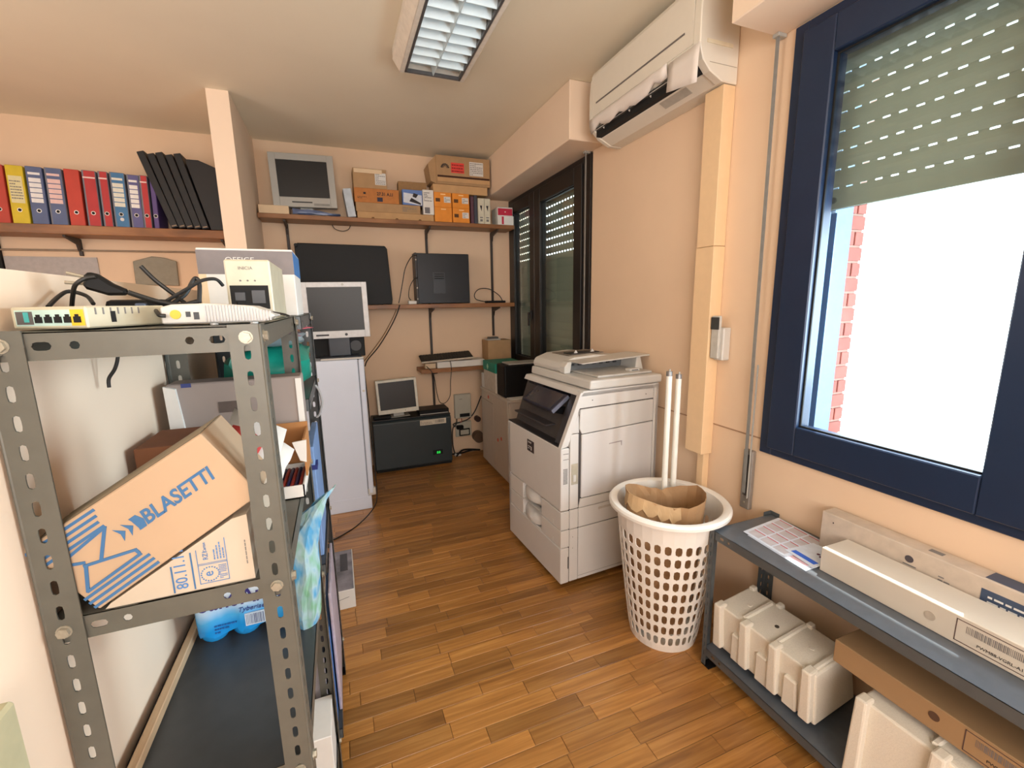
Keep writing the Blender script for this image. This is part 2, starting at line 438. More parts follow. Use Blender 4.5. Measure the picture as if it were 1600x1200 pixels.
def shutter(label, x, y0, y1, zbot, ztop, open_from, pitch=.0662, gap=.006):
    r = thing('roller_shutter', label, 'roller shutter', (x, (y0+y1)/2, zbot))
    m_open = slat_mesh('slat', y0-(y0+y1)/2, y1-(y0+y1)/2, pitch, True, .009 if gap < .01 else .005, gap)
    m_shut = slat_mesh('slat', y0-(y0+y1)/2, y1-(y0+y1)/2, pitch, False)
    z = .080; zz = ztop-zbot
    rb = MB().box(-.001, .010, y0-(y0+y1)/2, y1-(y0+y1)/2, 0, .0740).box(-.006, .010, y0-(y0+y1)/2, y1-(y0+y1)/2, 0, .010)
    yy = y0-(y0+y1)/2
    while yy < y1-(y0+y1)/2: rb.box(.001, .005, yy, min(y1-(y0+y1)/2, yy+(.025 if gap < .01 else 1)), .0735, .0798); yy += .048
    rb.build('bottom_rail', SLAT, r, local=True)
    while z < zz:
        o = bpy.data.objects.new('slat', m_open if z+zbot > open_from else m_shut); COL.objects.link(o); o.parent = r; o.location = (0, 0, z)
        z += pitch
    return r
sh = shutter('grey-green roller shutter half lowered behind the near bright window', 1.80, -.32, 1.232, 1.878, 2.62, 0)
MB().cyl((1.792, 1.205, 1.912), (1.800, 1.205, 1.912), .011, n=14).build('stop_knob', mat('dark_stop', (92, 104, 100), .5), sh)
shutter('fully lowered dark roller shutter behind the far tall window', 1.80, 2.80, 4.32, .90, 2.62, 1.86, gap=.012)
gr = thing('shutter_guide', 'metal shutter guide rail at left jamb of near window', 'guide rail', (1.81, 1.245, .885))
MB().box(1.785, 1.83, 1.235, 1.262, .885, 2.545).box(1.785, 1.79, 1.205, 1.24, .885, 1.87).box(1.825, 1.83, 1.205, 1.24, .885, 1.87).build('rail', mat('blue_grey_aluminium', (84, 112, 142), .45, .3), gr)
MB().box(1.80, 1.815, 1.235, 1.24, .885, 1.87).build('brush_seal', BLACKM, gr)
# brick pier outside the near window
pier = thing('brick_pier', 'pink brick pier outside the near window, left of the view', 'pier', (2.15, 1.42, .84))
BRICK = mat('pink_red_brick', (132, 68, 60), .85, var=.12, scale=25, bump=.2, rnd=.12)
MB().box(2.10, 2.195, 1.333, 1.60, .84, 2.5).build('mortar', mat('pale_mortar', (140, 110, 100), .9), pier)
z = .85; k = 0
while z < 2.0:
    for xs in ([(2.108, 2.198)] if k % 2 else [(2.108, 2.135), (2.143, 2.198)]):
        MB().box(xs[0], xs[1], 1.325, 1.45, z, z+.055).build('brick', BRICK, pier, bevel=.002)
    z += .066; k += 1
tag(MB().box(1.985, 2.098, 1.318, 1.36, .85, 2.5).build('reveal_lining', mat('pale_blue_aluminium', (84, 116, 158), .6, 0)), 'pale blue metal lining at left of the near window opening', 'lining')
# balcony slab added out of view above the near window to block high sun
tag(MB().box(1.985, 2.543, -2.5, 5.2, 2.80, 2.95).build('sun_blocker_slab', mat('concrete', (190, 186, 180), .9)), 'concrete balcony slab added unseen above the windows to block high sun', 'overhang')

# ------------------------------------------------------------------ ceiling light
lf = thing('ceiling_light', 'rectangular ceiling light with mirrored louvre grid, unlit', 'ceiling light', (.605, 1.95, 2.79))
LW = mat('lamp_white_enamel', (222, 214, 202), .5)
MIR = mat('louvre_aluminium', (206, 222, 228), .4, .15, var=.03)
MB().box(.39, .79, 1.18, 2.665, 2.845, 2.888).box(.425, .452, 1.2, 2.69, 2.79, 2.845).box(.758, .785, 1.2, 2.69, 2.79, 2.845).box(.452, .758, 1.2, 1.215, 2.79, 2.845).box(.452, .758, 2.675, 2.69, 2.79, 2.845).build('housing', LW, lf, bevel=.003)
MB().prism([(.425, 2.79), (.39, 2.845), (.425, 2.845)], 1.19, 2.68).build('sloped_side', LW, lf)
MB().box(.452, .462, 1.215, 2.675, 2.788, 2.806).box(.748, .758, 1.215, 2.675, 2.788, 2.806).box(.452, .758, 1.215, 1.225, 2.788, 2.806).box(.452, .758, 2.665, 2.675, 2.788, 2.806).build('inner_frame', mat('grey_lamp_frame', (96, 96, 98), .4, .4), lf)
MB().box(.453, .757, 1.216, 2.674, 2.835, 2.843).build('reflector', MIR, lf)
for k in range(19):
    yy = 1.245+k*.0775
    if yy < 2.64:
        for xa, xb in ((.462, .600), (.610, .748)):
            MB().prism([(yy-.024, 2.834), (yy+.024, 2.834), (yy+.0015, 2.790), (yy-.0015, 2.790)], xa, xb, 'x').build('louvre_blade', MIR, lf)
MB().prism([(.592, 2.834), (.618, 2.834), (.607, 2.789), (.603, 2.789)], 1.225, 2.665).build('louvre_spine', MIR, lf)

# ------------------------------------------------------------------ air conditioner
ac = thing('air_conditioner', 'white wall air conditioner with paper taped over its outlet', 'air conditioner', (1.6, 2.05, 2.47))
ACM = mat('ac_white_plastic', (224, 216, 202), .45, var=.01)
prof = [(1.699, 2.835), (1.53, 2.835), (1.496, 2.81), (1.487, 2.72), (1.487, 2.60), (1.498, 2.568), (1.512, 2.552), (1.550, 2.552), (1.550, 2.500), (1.62, 2.468), (1.699, 2.466)]
MB().prism(prof, 1.628, 2.465).build('housing', ACM, ac, bevel=.002)
endp = [(1.699, 2.837), (1.525, 2.837), (1.492, 2.812), (1.484, 2.72), (1.484, 2.59), (1.505, 2.535), (1.545, 2.497), (1.615, 2.466), (1.699, 2.464)]
MB().prism(endp, 1.608, 1.650).build('end_cap', ACM, ac, bevel=.004)
MB().prism(endp, 2.445, 2.478).build('end_cap', ACM, ac, bevel=.004)
MB().prism([(1.4845, 2.605), (1.487, 2.605), (1.487, 2.822), (1.496, 2.835), (1.490, 2.835), (1.4805, 2.815)], 1.650, 2.445).build('front_panel', ACM, ac)
MB().box(1.4800, 1.4850, 1.70, 2.40, 2.664, 2.671).tr(Matrix.Translation((.0005, 0, 0))).build('trim_line', mat('grey_line', (110, 104, 100), .5), ac)
MB().box(1.515, 1.5505, 1.652, 2.443, 2.503, 2.551).build('outlet', BLACKM, ac)
MB().prism([(1.503, 2.545), (1.506, 2.548), (1.528, 2.527), (1.525, 2.524)], 1.68, 2.43).build('flap', mat('dark_flap', (58, 56, 54), .5), ac)
MB().box(1.505, 1.508, 1.66, 2.44, 2.537, 2.540).box(1.528, 1.531, 1.66, 2.44, 2.514, 2.517).build('outlet_rod', PWHITE, ac)
for yy in (1.95, 2.12, 2.36): MB().prism([(1.508, 2.532), (1.520, 2.536), (1.530, 2.508)], yy, yy+.006).build('vane', PWHITE, ac)
MB().box(1.52, 1.66, 1.6035, 1.608, 2.598, 2.612).build('tape', mat('cream_tape', (232, 222, 196), .6), ac)
MB().box(1.54, 1.69, 1.6065, 1.608, 2.528, 2.530).build('seam', mat('seam_grey', (170, 160, 144), .6), ac)
MB().prism([(1.556, 2.4963), (1.596, 2.4778), (1.596, 2.4790), (1.556, 2.4975)], 1.76, 1.94).build('sticker', mat('faint_label', (176, 170, 160), .6), ac)
def sheet(name, pts, m, label, cat, th=.0015, parent=None):
    """a bent sheet: rows of points"""
    mb = MB(); R_ = len(pts); C_ = len(pts[0]); vs = [p for r in pts for p in r]
    mb.add(vs, [(i*C_+j, i*C_+j+1, (i+1)*C_+j+1, (i+1)*C_+j) for i in range(R_-1) for j in range(C_-1)])
    o = mb.build(name, m, parent, solid=th, smooth=True)
    if label: tag(o, label, cat)
    return o
tape = mat('masking_paper', (226, 216, 208), .8, var=.03, scale=8)
rows = []
for i, (x, z) in enumerate(((1.4775, 2.590), (1.474, 2.545), (1.471, 2.49), (1.469, 2.438))):
    rows.append([(x-.0012*math.sin(j*2.1+i), 1.600+j*.037, z+i*.0022*j) for j in range(6)])
sheet('paper_sheet', rows, tape, 'white paper sheet hanging squarely at right end of the air conditioner', 'paper')
rows = []
edge = [.03, .035, .012, .045, .05, .055, .04, .048, .03, .045, .05, .042, .02, .035, .05]
for i in range(4):
    r = []
    for j in range(15):
        yy = 1.80+j*.047; L_ = edge[j]+.02; t = i/3
        r.append((1.476+.018*t*t+.002*math.sin(j*1.7+i), yy+.004*i, 2.600-L_*t-.0005*j))
    rows.append(r)
sheet('paper_strip', rows, tape, 'torn paper strip drooping along lower edge of the air conditioner', 'paper')

# ------------------------------------------------------------------ duct, remote, strap guides
MB_ = MB().box(1.628, XW-.001, 1.700, 1.712, .78, 2.466)
duct = thing('cable_duct', 'tall peach boxed duct below the air conditioner', 'duct', (1.66, 1.66, 0))
PEACHD = mat('duct_peach', (232, 198, 156), .6, var=.02)
MB().box(1.630, XW-.001, 1.612, 1.722, .79, 1.79).box(1.632, XW-.001, 1.614, 1.720, 1.792, 2.462).build('casing', PEACHD, duct, bevel=.002)
MB().box(1.66, XW-.001, 1.625, 1.665, 0.02, .788).build('lower_pipe_cover', PEACHD, duct, bevel=.002)
rc = thing('remote_holder', 'white remote control in wall holder beside the duct', 'remote control', (1.675, 1.575, 1.25))
MB().box(1.655, XW-.001, 1.545, 1.60, 1.268, 1.42).build('holder', PWHITE, rc, bevel=.004)
MB().box(1.640, 1.657, 1.560, 1.608, 1.275, 1.475).build('remote', mat('remote_grey', (190, 186, 178), .4), rc, bevel=.004)
MB().box(1.636, 1.641, 1.562, 1.606, 1.412, 1.468).build('screen', mat('lcd_grey', (60, 62, 62), .3), rc)
def strap(label, x, y, ztop, zbot, plate, dy=0):
    s = thing('shutter_strap', label, 'strap', (x, y, zbot))
    m = mat('grey_strap', (132, 130, 126), .7)
    MB().prism([(y+dy-.007, ztop), (y+dy+.007, ztop), (y+.007, zbot), (y-.007, zbot)], x-.002, x+.002, 'x').build('strap', m, s)
    MB().box(x-.014, x+.03, y+dy-.014, y+dy+.014, ztop-.006, 2.5475).build('top_guide', SILVER, s, bevel=.002)
    if plate:
        MB().box(x-.004, x+.004, y-.022, y-.020, zbot-.02, ztop*.5).build('plate_edge', SILVER, s)
        MB().box(x+.010, XW-.001, y-.024, y+.026, .60, .88).build('winder_plate', mat('winder_grey', (148, 142, 136), .45, .5), s, bevel=.004)
        MB().box(x+.008, x+.012, y-.010, y+.012, .665, .86).build('winder_slot', mat('slot_shadow', (70, 66, 64), .6), s)
        MB().cyl((x+.006, y, .632), (x+.012, y, .632), .004, n=8).build('screw', ZINC, s)
    return s
strap('grey shutter strap and winder plate left of the near window', 1.665, 1.383, 2.54, .68, True, dy=.012)
strap('grey shutter strap hanging before right jamb of the far window', 1.655, 2.80, 2.54, .70, False)

# ------------------------------------------------------------------ wall shelves
def standards(parent_label, x, z0, z1, name='shelf_standard'):
    o = MB().box(x-.011, x+.011, YB-.018, YB-.001, z0, z1).build(name, mat('dark_brown_steel', (48, 36, 30), .5), bevel=.002)
    return o
def wall_shelf(label, x0, x1, y0, zt, th, brackets, dx=.2):
    s = thing('wall_shelf', label, 'shelf', ((x0+x1)/2, (y0+YB)/2, zt-th))
    MB().box(x0, x1, y0, YB-.02, zt-th, zt).build('board', SHELFW, s, bevel=.003)
    for bx in brackets:
        MB().prism([(YB-.018, zt-th-.09), (YB-.018, zt-th), (y0+.04, zt-th), (y0+.04, zt-th-.012), (YB-.05, zt-th-.045), (YB-.034, zt-th-.09)], bx-.008, bx+.008, 'x').build('bracket', mat('dark_brown_steel', (48, 36, 30), .5), s)
    return s
wall_shelf('highest long brown shelf carrying the silver monitor and small boxes', -.512, 1.655, 4.11, 2.280, .036, (-.33, .85, 1.50))
wall_shelf('middle brown shelf carrying the large black screen', -.512, 1.645, 4.11, 1.553, .038, (-.33, .85, 1.50))
wall_shelf('short brown shelf low on back wall under the keyboard', .69, 1.69, 4.09, .952, .038, (.845,))
wall_shelf('brown shelf left of the pillar carrying ring binders', -2.9, -.645, 4.11, 2.135, .062, (-1.73, -.78))
for x, z0, z1, lab in ((-.33, 1.56, 2.24, 'dark steel standard at left under the highest shelf'), (.85, .50, 2.24, 'long dark steel standard behind the black computer tower'),
                       (1.50, 1.22, 2.24, 'dark steel standard beside the far window'), (-1.73, 1.95, 2.07, 'short dark steel standard under the binder shelf')):
    tag(standards('', x, z0, z1), lab, 'standard')

# ------------------------------------------------------------------ ring binders
def prism_local(prof_xz, y0, y1): return MB().prism(prof_xz, y0, y1)
def binder(x0, x1, ztop, zb, y0, col, label, spine='plain', labelcol=(226, 222, 214), lean=0, nm='ring_binder', grp='ring binders on the left shelf'):
    wd = x1-x0; h = ztop-zb
    M = Matrix.Translation((x0, y0, zb)) @ Matrix.Rotation(-lean, 4, 'Y')
    b = thing(nm, label, 'binder', group=grp, M=M)
    cm = mat('binder_%d_%d_%d' % col, tuple(int(c*.84+8) for c in col), .55, var=.08, scale=12)
    if spine == 'plain' or 'yellow' in label: MB().box(0, wd, .0, .20, 0, h).build('cover', cm, b, local=True, bevel=.003)
    else:
        MB().box(0, wd, .0012, .20, 0, h).build('cover', mat('grey_blue_sleeve', (110, 112, 124), .5, var=.05), b, local=True, bevel=.003)
        MB().box(.011, wd-.003, 0, .0014, .004, h-.003).build('spine_insert', cm, b, local=True)
    MB().box(.003, .0045, .004, .198, .004, h-.004).build('edge', mat('binder_grey_edge', (128, 128, 134), .6), b, local=True)
    cx = wd*.5; zc = h*.24
    MB().cyl((cx, -.0015, zc), (cx, .0005, zc), .013, n=16).build('finger_ring', mat('chrome_ring', (200, 196, 190), .3, .6), b, local=True)
    MB().cyl((cx, -.0022, zc), (cx, -.0014, zc), .0095, n=16).build('finger_hole', BLACKM, b, local=True)
    lm = mat('label_%d_%d_%d' % labelcol, labelcol, .8, var=.04, scale=60)
    if spine == 'label':
        MB().box(.010, wd-.010, -.0012, 0, h*.36, h*.82).build('spine_label', lm, b, local=True)
        WMb = WM[b.name]
        text_lines(WMb @ face((.014, -.0012, h*.42), (1, 0, 0), (0, 0, 1)), wd-.028, h*.34, 7, GINK, b, seed=int(x0*100) % 97)
    elif spine == 'bands':
        for i in range(5):
            z0 = h*(.38+i*.088); MB().box(.012, wd-.012, -.0012, 0, z0, z0+h*.072).build('spine_label', lm, b, local=True)
        MB().box(.012, wd-.012, -.0012, 0, h*.86, h*.90).build('title_strip', lm, b, local=True)
    elif spine == 'strip':
        MB().box(.004, wd-.004, -.0012, 0, h*.86, h*.885).build('title_strip', lm, b, local=True)
    return b
ZB = 2.1355; RED = (200, 44, 46); BLU = (92, 106, 150)
specs = [(-2.29, -2.185, (180, 52, 46), 'red ring binder cut off by left edge of the photo', 'plain', 0),
         (-2.075, -1.985, (204, 62, 44), 'orange-red ring binder left of the yellow one', 'plain', 0),
         (-1.973, -1.884, (238, 206, 30), 'yellow ring binder with scribbled cream spine label', 'label', (216, 206, 160)),
         (-1.872, -1.786, BLU, 'slate blue ring binder with white label bands, right of the yellow one', 'bands', (226, 224, 224)),
         (-1.775, -1.684, BLU, 'slate blue ring binder with pinkish label, left of the orange-red binder', 'bands', (224, 190, 186)),
         (-1.672, -1.590, (212, 60, 40), 'orange-red ring binder right of the two slate blue ones', 'plain', 0),
         (-1.576, -1.500, RED, 'wide crimson ring binder with thin white strip near top', 'strip', (230, 200, 196)),
         (-1.488, -1.434, RED, 'narrow crimson ring binder left of the sky blue one', 'strip', (230, 200, 196)),
         (-1.423, -1.338, (64, 126, 178), 'sky blue ring binder with white round sticker', 'bands', (216, 214, 200)),
         (-1.327, -1.255, (96, 92, 150), 'violet blue ring binder with five white bands', 'bands', (228, 224, 220)),
         (-1.254, -1.206, RED, 'crimson ring binder leaning by the black magazine files', 'strip', (230, 200, 196)),
         (-1.192, -1.162, (92, 70, 140), 'thin purple binder squeezed beside the black magazine files', 'plain', 0)]
specs.insert(1, (-2.178, -2.088, (86, 92, 140), 'dull blue ring binder at far left of shelf', 'bands', (226, 224, 224)))
for x0, x1, c, lab, sp, lc in specs:
    b = binder(x0, x1, 2.508 if x0 < -1.4 else (2.50 if x0 < -1.19 else 2.32), ZB, 4.13, c, lab, sp, lc if lc else (226, 222, 214), lean=-.035)
    if lab.startswith('sky blue'): MB().cyl((.045, -.002, .055), (.045, -.001, .055), .012, n=14).build('round_sticker', PAPER, b, local=True)
FILEM = mat('black_file_card', (18, 19, 23), .55, var=.1, scale=20)
for i in range(5):
    lean = -.27+.012*i
    M = Matrix.Translation((-1.088+.0485*i, 4.125, ZB+.004)) @ Matrix.Rotation(lean, 4, 'Y')
    h = .535-.012*(i % 2)
    f_ = thing('magazine_file', None, 'magazine file', M=M, group='leaning black magazine files')
    f_['label'] = ['leftmost of the five leaning black magazine files, resting by binders', 'second from left of the five leaning black magazine files', 'middle one of the five leaning black magazine files',
                   'fourth from left of the five leaning black magazine files', 'rightmost of the five leaning black magazine files'][i]
    MB().box(0, .046, 0, .22, 0, h).build('case', FILEM, f_, local=True, bevel=.003)
    MB().box(.008, .038, -.001, .0, .010, .018).build('foot_label', mat('file_tab', (150, 130, 110), .8), f_, local=True)
mf = thing('magazine_file', 'broad black magazine file with slanted top against the pillar', 'magazine file', (-.80, 4.22, ZB), group='black magazine files')
MB().prism([(-.836, ZB+.003), (-.660, ZB+.003), (-.660, 2.535), (-.672, 2.552), (-.862, 2.632), (-.935, 2.632), (-.942, 2.615)], 4.125, 4.155).build('side_panel', FILEM, mf, bevel=.002)
MB().prism([(-.836, ZB+.003), (-.660, ZB+.003), (-.660, 2.535), (-.672, 2.552), (-.862, 2.632), (-.935, 2.632), (-.942, 2.615)], 4.165, 4.25).build('rear_part', FILEM, mf, bevel=.002)

# things on the wall under the binder shelf
tag(MB().cyl((-2.2, 4.345, 1.985), (-.80, 4.345, 1.995), .007, n=8).build('wall_conduit', mat('conduit_grey', (150, 132, 112), .6)), 'thin grey conduit running along wall below the binder shelf', 'conduit')
tag(MB().box(-2.17, -1.645, 4.350, 4.357, 1.55, 1.94).build('notice_board', mat('grey_board', (176, 170, 168), .7)), 'pale grey board on wall under the binders', 'board')
o = MB().prism([(-1.43, 1.74), (-1.15, 1.73), (-1.145, 1.92), (-1.22, 1.945), (-1.30, 1.955), (-1.425, 1.915)], 4.335, 4.357).build('wall_plate', mat('plate_grey', (140, 134, 118), .6), bevel=.004)
tag(o, 'grey curved plate hanging from nail below the conduit', 'plate')
tag(MB().box(-2.30, -2.175, 4.33, 4.357, 1.72, 2.07).build('display_board', BLACK), 'dark board at left edge under the binder shelf', 'board')

# ------------------------------------------------------------------ monitors
def monitor(label, M, w_, h_, d, mcase, bez, stand=None, tilt=0, bezb=None, logo=True, cat='monitor'):
    """M: world matrix whose origin is the lower centre of the front face, x right, y back, z up"""
    m_ = thing('monitor', label, cat, M=M); bb = bezb or bez
    x0, x1 = -w_/2, w_/2
    MB().box(x0, x1, .012, d*.6, 0, h_).build('housing', mcase, m_, local=True, bevel=.005)
    MB().box(x0+w_*.18, x1-w_*.18, d*.6, d, h_*.2, h_*.8).build('rear_bulge', mcase, m_, local=True, bevel=.008)
    mb = MB(); mb.box(x0, x0+bez, 0, .013, 0, h_).box(x1-bez, x1, 0, .013, 0, h_).box(x0+bez, x1-bez, 0, .013, 0, bb).box(x0+bez, x1-bez, 0, .013, h_-bez, h_)
    mb.build('bezel', mcase, m_, local=True, bevel=.002)
    MB().box(x0+bez, x1-bez, .005, .012, bb, h_-bez).build('screen', SCREEN, m_, local=True)
    return m_
m1 = monitor('silver grey monitor on the highest shelf', Matrix.Translation((-.155, 4.135, 2.345)) @ Matrix.Rotation(math.radians(-1.2), 4, 'Y') @ Matrix.Rotation(-.03, 4, 'X'), .475, .405, .12, SILVER, .05, bezb=.075)
MB().box(-.10, .05, -.001, .001, .032, .042).build('button_strip', PDARK, m1, local=True)
MB().box(-.12, .12, .03, .16, -.063, -.05).box(-.05, .05, .05, .09, -.055, .05).build('stand', SILVER, m1, local=True, bevel=.004)
MB().box(.06, .18, -.0008, .001, .012, .030).build('speaker_grille', mat('grille_grey', (140, 138, 132), .6), m1, local=True)
mfz = monitor('cream-framed small monitor on the low dark cabinet', Matrix.Translation((.475, 4.15, .553)) @ Matrix.Rotation(math.radians(-2.0), 4, 'Y') @ Matrix.Rotation(-.05, 4, 'X'), .372, .318, .10, mat('cream_bezel', (224, 220, 206), .45), .022, bezb=.038)
MB().box(-.05, .05, .04, .075, -.04, .06).box(-.10, .10, .0, .14, -.042, -.034).build('stand', SILVER, mfz, local=True, bevel=.004)
MB().cyl((.06, -.001, .018), (.06, .001, .018), .005, n=10).build('power_button', ZINC, mfz, local=True)
FT = 1.168
m2 = monitor('pale grey monitor standing on top of the white fridge', Matrix.Translation((.005, 3.44, 1.322)) @ Matrix.Rotation(math.radians(-.5), 4, 'Y'), .435, .395, .10, mat('pale_grey_bezel', (206, 206, 208), .4), .035, bezb=.052)
MB().box(-.075, .075, .03, .08, -.135, .10).build('stand_neck', mat('dark_blue_grey', (44, 50, 60), .4), m2, local=True, bevel=.006)
MB().box(-.14, .14, -.03, .138, -.152, -.135).build('stand_base', mat('dark_blue_grey', (44, 50, 60), .4), m2, local=True, bevel=.004)
MB().cyl((.052, -.002, .024), (.052, .001, .024), .010, n=14).build('power_button', PDARK, m2, local=True)
MB().box(-.15, -.065, -.002, .001, .018, .030).build('button_strip', PDARK, m2, local=True)
MB().cyl((.055, -.002, .378), (.055, .001, .378), .009, n=14).build('badge', SILVER, m2, local=True)

tv = thing('flat_screen', 'large black flat panel turned back-to-front on the middle shelf', 'screen', (.11, 4.19, 1.555))
MB().prism([(-.27, 1.575), (.475, 1.556), (.482, 1.60), (.462, 2.035), (.445, 2.060), (-.25, 2.066), (-.275, 2.05)], 4.15, 4.185).build('back_shell', BLACK, tv, bevel=.006)
MB().prism([(-.22, 1.62), (.43, 1.61), (.41, 2.02), (-.20, 2.03)], 4.185, 4.215).build('front_frame', BLACK, tv, bevel=.01)
MB().box(-.25, .40, 4.152, 4.21, 1.5535, 1.576).build('foot', BLACK, tv, bevel=.003)
MB().cyl((-.262, 4.12, 2.045), (-.262, 4.15, 2.045), .014, n=10).build('corner_knob', BLACK, tv)
ps = thing('desktop_computer', 'square black computer case standing on the middle shelf', 'computer', (.96, 4.22, 1.5535))
MB().box(.715, 1.205, 4.16, 4.30, 1.558, 2.008).build('case', mat('blue_black_metal', (14, 17, 24), .4, .2), ps, bevel=.004)
MB().box(.700, .716, 4.158, 4.302, 1.5545, 2.012).build('end_panel', mat('dark_end_panel', (52, 50, 50), .5), ps, bevel=.002)
MB().box(.86, .97, 4.156, 4.161, 1.65, 1.84).build('label_plate', mat('dark_plate', (20, 25, 34), .35), ps)
for zz in (1.60, 1.70, 1.95, 1.985): MB().cyl((.708, 4.15, zz), (.708, 4.159, zz), .006, n=8).build('screw', ZINC, ps)
for dz in (1.78, 1.80, 1.82): MB().box(.87, .96, 4.153, 4.157, dz, dz+.008).build('vent_slot', BLACKM, ps)
tag(MB().box(.618, .692, 4.13, 4.17, 1.5535, 1.585).build('power_adapter', PWHITE, bevel=.004), 'small white adapter beside the black computer case', 'adapter')
ad = thing('black_gadget', 'flat black device with looped cable at right end of middle shelf', 'device', (1.47, 4.18, 1.5535))
MB().box(1.37, 1.56, 4.13, 4.22, 1.5535, 1.575).build('body', BLACK, ad, bevel=.005)
MB().tube([(1.37, 4.18, 1.565), (1.28, 4.2, 1.59), (1.27, 4.22, 1.64), (1.33, 4.25, 1.69), (1.43, 4.25, 1.69), (1.52, 4.22, 1.63), (1.55, 4.20, 1.575)], .004).build('cable', RUBBER, ad)
def cable(name, label, pts, r=.004, m=None, cat='cable'):
    return tag(MB().tube(pts, r).build(name, m or RUBBER, smooth=True), label, cat)
cable('power_cable', 'black cable curving from the computer case to middle shelf', [(.715, 4.135, 1.985), (.66, 4.09, 1.965), (.60, 4.075, 1.87), (.57, 4.08, 1.75), (.54, 4.085, 1.62), (.525, 4.09, 1.565)])
cable('thin_cable', 'thinner cable looping beside the computer case', [(.715, 4.14, 1.79), (.67, 4.10, 1.77), (.63, 4.10, 1.70), (.62, 4.11, 1.62), (.64, 4.12, 1.59)], .0035)
cable('hanging_cable', 'black cable hanging from middle shelf down to the fridge', [(.535, 4.095, 1.55), (.50, 4.10, 1.46), (.43, 4.12, 1.33), (.33, 4.15, 1.18), (.23, 4.15, 1.07), (.20, 4.1, 1.02)], .005)
cable('hanging_cable', 'tan cable hanging beside the black one under middle shelf', [(.515, 4.20, 1.51), (.47, 4.20, 1.42), (.38, 4.21, 1.27), (.27, 4.22, 1.13), (.20, 4.22, 1.05)], .004, mat('tan_cable', (128, 96, 62), .6))
cable('short_cable', 'thin loop of cable drooping under the highest shelf', [(.03, 4.30, 2.243), (.05, 4.30, 2.21), (.11, 4.30, 2.193), (.16, 4.30, 2.21), (.18, 4.30, 2.243)], .003)
cable('keyboard_cable', 'thin black cable looping down from the keyboard', [(.74, 4.08, .985), (.80, 4.07, .90), (.85, 4.2, .70), (.88, 4.22, .60), (.935, 4.22, .59), (.985, 4.22, .66), (.99, 4.2, .80), (.975, 4.08, .94), (.97, 4.085, 1.02)], .0035)

# ------------------------------------------------------------------ boxes on the top shelf
S1 = 2.2805
def carton(name, label, x0, x1, y0, y1, z0, z1, m, cat='box', group=None, rot=0, lid=None, tape=False, bev=.002, loc=None):
    cx, cy = (x0+x1)/2, (y0+y1)/2
    b = thing(name, label, cat, (cx, cy, z0), rot, group)
    hx, hy, h = (x1-x0)/2, (y1-y0)/2, z1-z0
    MB().box(-hx, hx, -hy, hy, 0, h).build('carton', m, b, local=True, bevel=bev)
    if tape: MB().box(-hx*.99, hx*.99, -.02, .02, h, h+.0008).build('tape', mat('clear_tape', (190, 164, 124), .35), b, local=True)
    return b, hx, hy, h
def front_label(b, hy, x0, x1, z0, z1, m, nm='paper_label', lines=0, ink=None, seed=3, bar=False):
    MB().box(x0, x1, -hy-.001, -hy, z0, z1).build(nm, m, b, local=True)
    if lines:
        text_lines(WM[b.name] @ face((x0+.006, -hy-.001, z0+.004), (1, 0, 0), (0, 0, 1)), x1-x0-.012, (z1-z0)-.008, lines, ink or GINK, b, seed=seed)
b, hx, hy, h = carton('small_carton', 'low tan box at left end under the silver monitor', -.500, -.285, 4.115, 4.30, S1, 2.343, KRAFTL)
b, hx, hy, h = carton('white_box', 'narrow pale blue-white box leaning at left of the kraft boxes', .148, .212, 4.12, 4.30, S1, 2.505, mat('pale_blue_card', (186, 196, 206), .6), bev=.002)
b.rotation_euler = (0, -.12, 0); b.location.x += .012; b.location.z += .005
b, hx, hy, h = carton('flat_carton', 'lowest flat kraft box in the stack on the highest shelf', .235, .885, 4.125, 4.31, S1, 2.335, KRAFT)
for xx in (-.2, .0, .2): MB().prism([(xx-.015, 0), (xx+.015, 0), (xx+.008, .012), (xx-.008, .012)], -hy-.001, -hy).build('notch', mat('dark_kraft', (110, 78, 48), .9), b, local=True)
b, hx, hy, h = carton('flat_carton', 'flat kraft box with pale label, second lowest in the stack', .228, .768, 4.125, 4.31, 2.3355, 2.408, KRAFTD)
front_label(b, hy, .11, .24, .012, .06, mat('dull_label', (160, 132, 98), .8), lines=4)
b, hx, hy, h = carton('flat_carton', 'orange-brown flat box with handwriting, third in the stack', .222, .588, 4.125, 4.31, 2.4085, 2.523, mat('orange_kraft', (184, 118, 62), .8))
MB().box(-.11, -.09, -hy-.001, -hy, .066, .082).build('logo_mark', INK, b, local=True)
text('27.31 A.I.I', .036, WM[b.name] @ face((-.0, -hy-.0008, .062), (1, 0, 0), (0, 0, 1)), INK, b, sx=.9, bold=.001)
MB().box(.0, .045, -hy-.001, -hy, .012, .046).build('stamp', mat('dark_stamp', (48, 44, 66), .7), b, local=True)
text_lines(WM[b.name] @ face((-.16, -hy-.0008, .03), (1, 0, 0), (0, 0, 1)), .10, .02, 2, INK, b)
b, hx, hy, h = carton('small_carton', 'kraft box with white shipping label on top of the stack', .222, .492, 4.125, 4.31, 2.5235, 2.678, KRAFTD, tape=True)
front_label(b, hy, .04, .13, .03, .125, PAPER, lines=7)
MB().box(-.125, .10, -hy-.002, -hy, .118, .15).build('worn_flap', KRAFTL, b, local=True)
b, hx, hy, h = carton('dark_carton', 'plain brown box behind the blue printed box', .60, .845, 4.19, 4.31, 2.3355, 2.54, mat('brown_kraft_card', (150, 116, 78), .85), rot=-.05)  # board is a duller brown than the other kraft
b.location.z = 2.412
b, hx, hy, h = carton('printed_box', 'blue and white printed box on top of flat kraft boxes', .618, .79, 4.122, 4.18, 2.4085, 2.535, mat('blue_card', (92, 122, 182), .6))
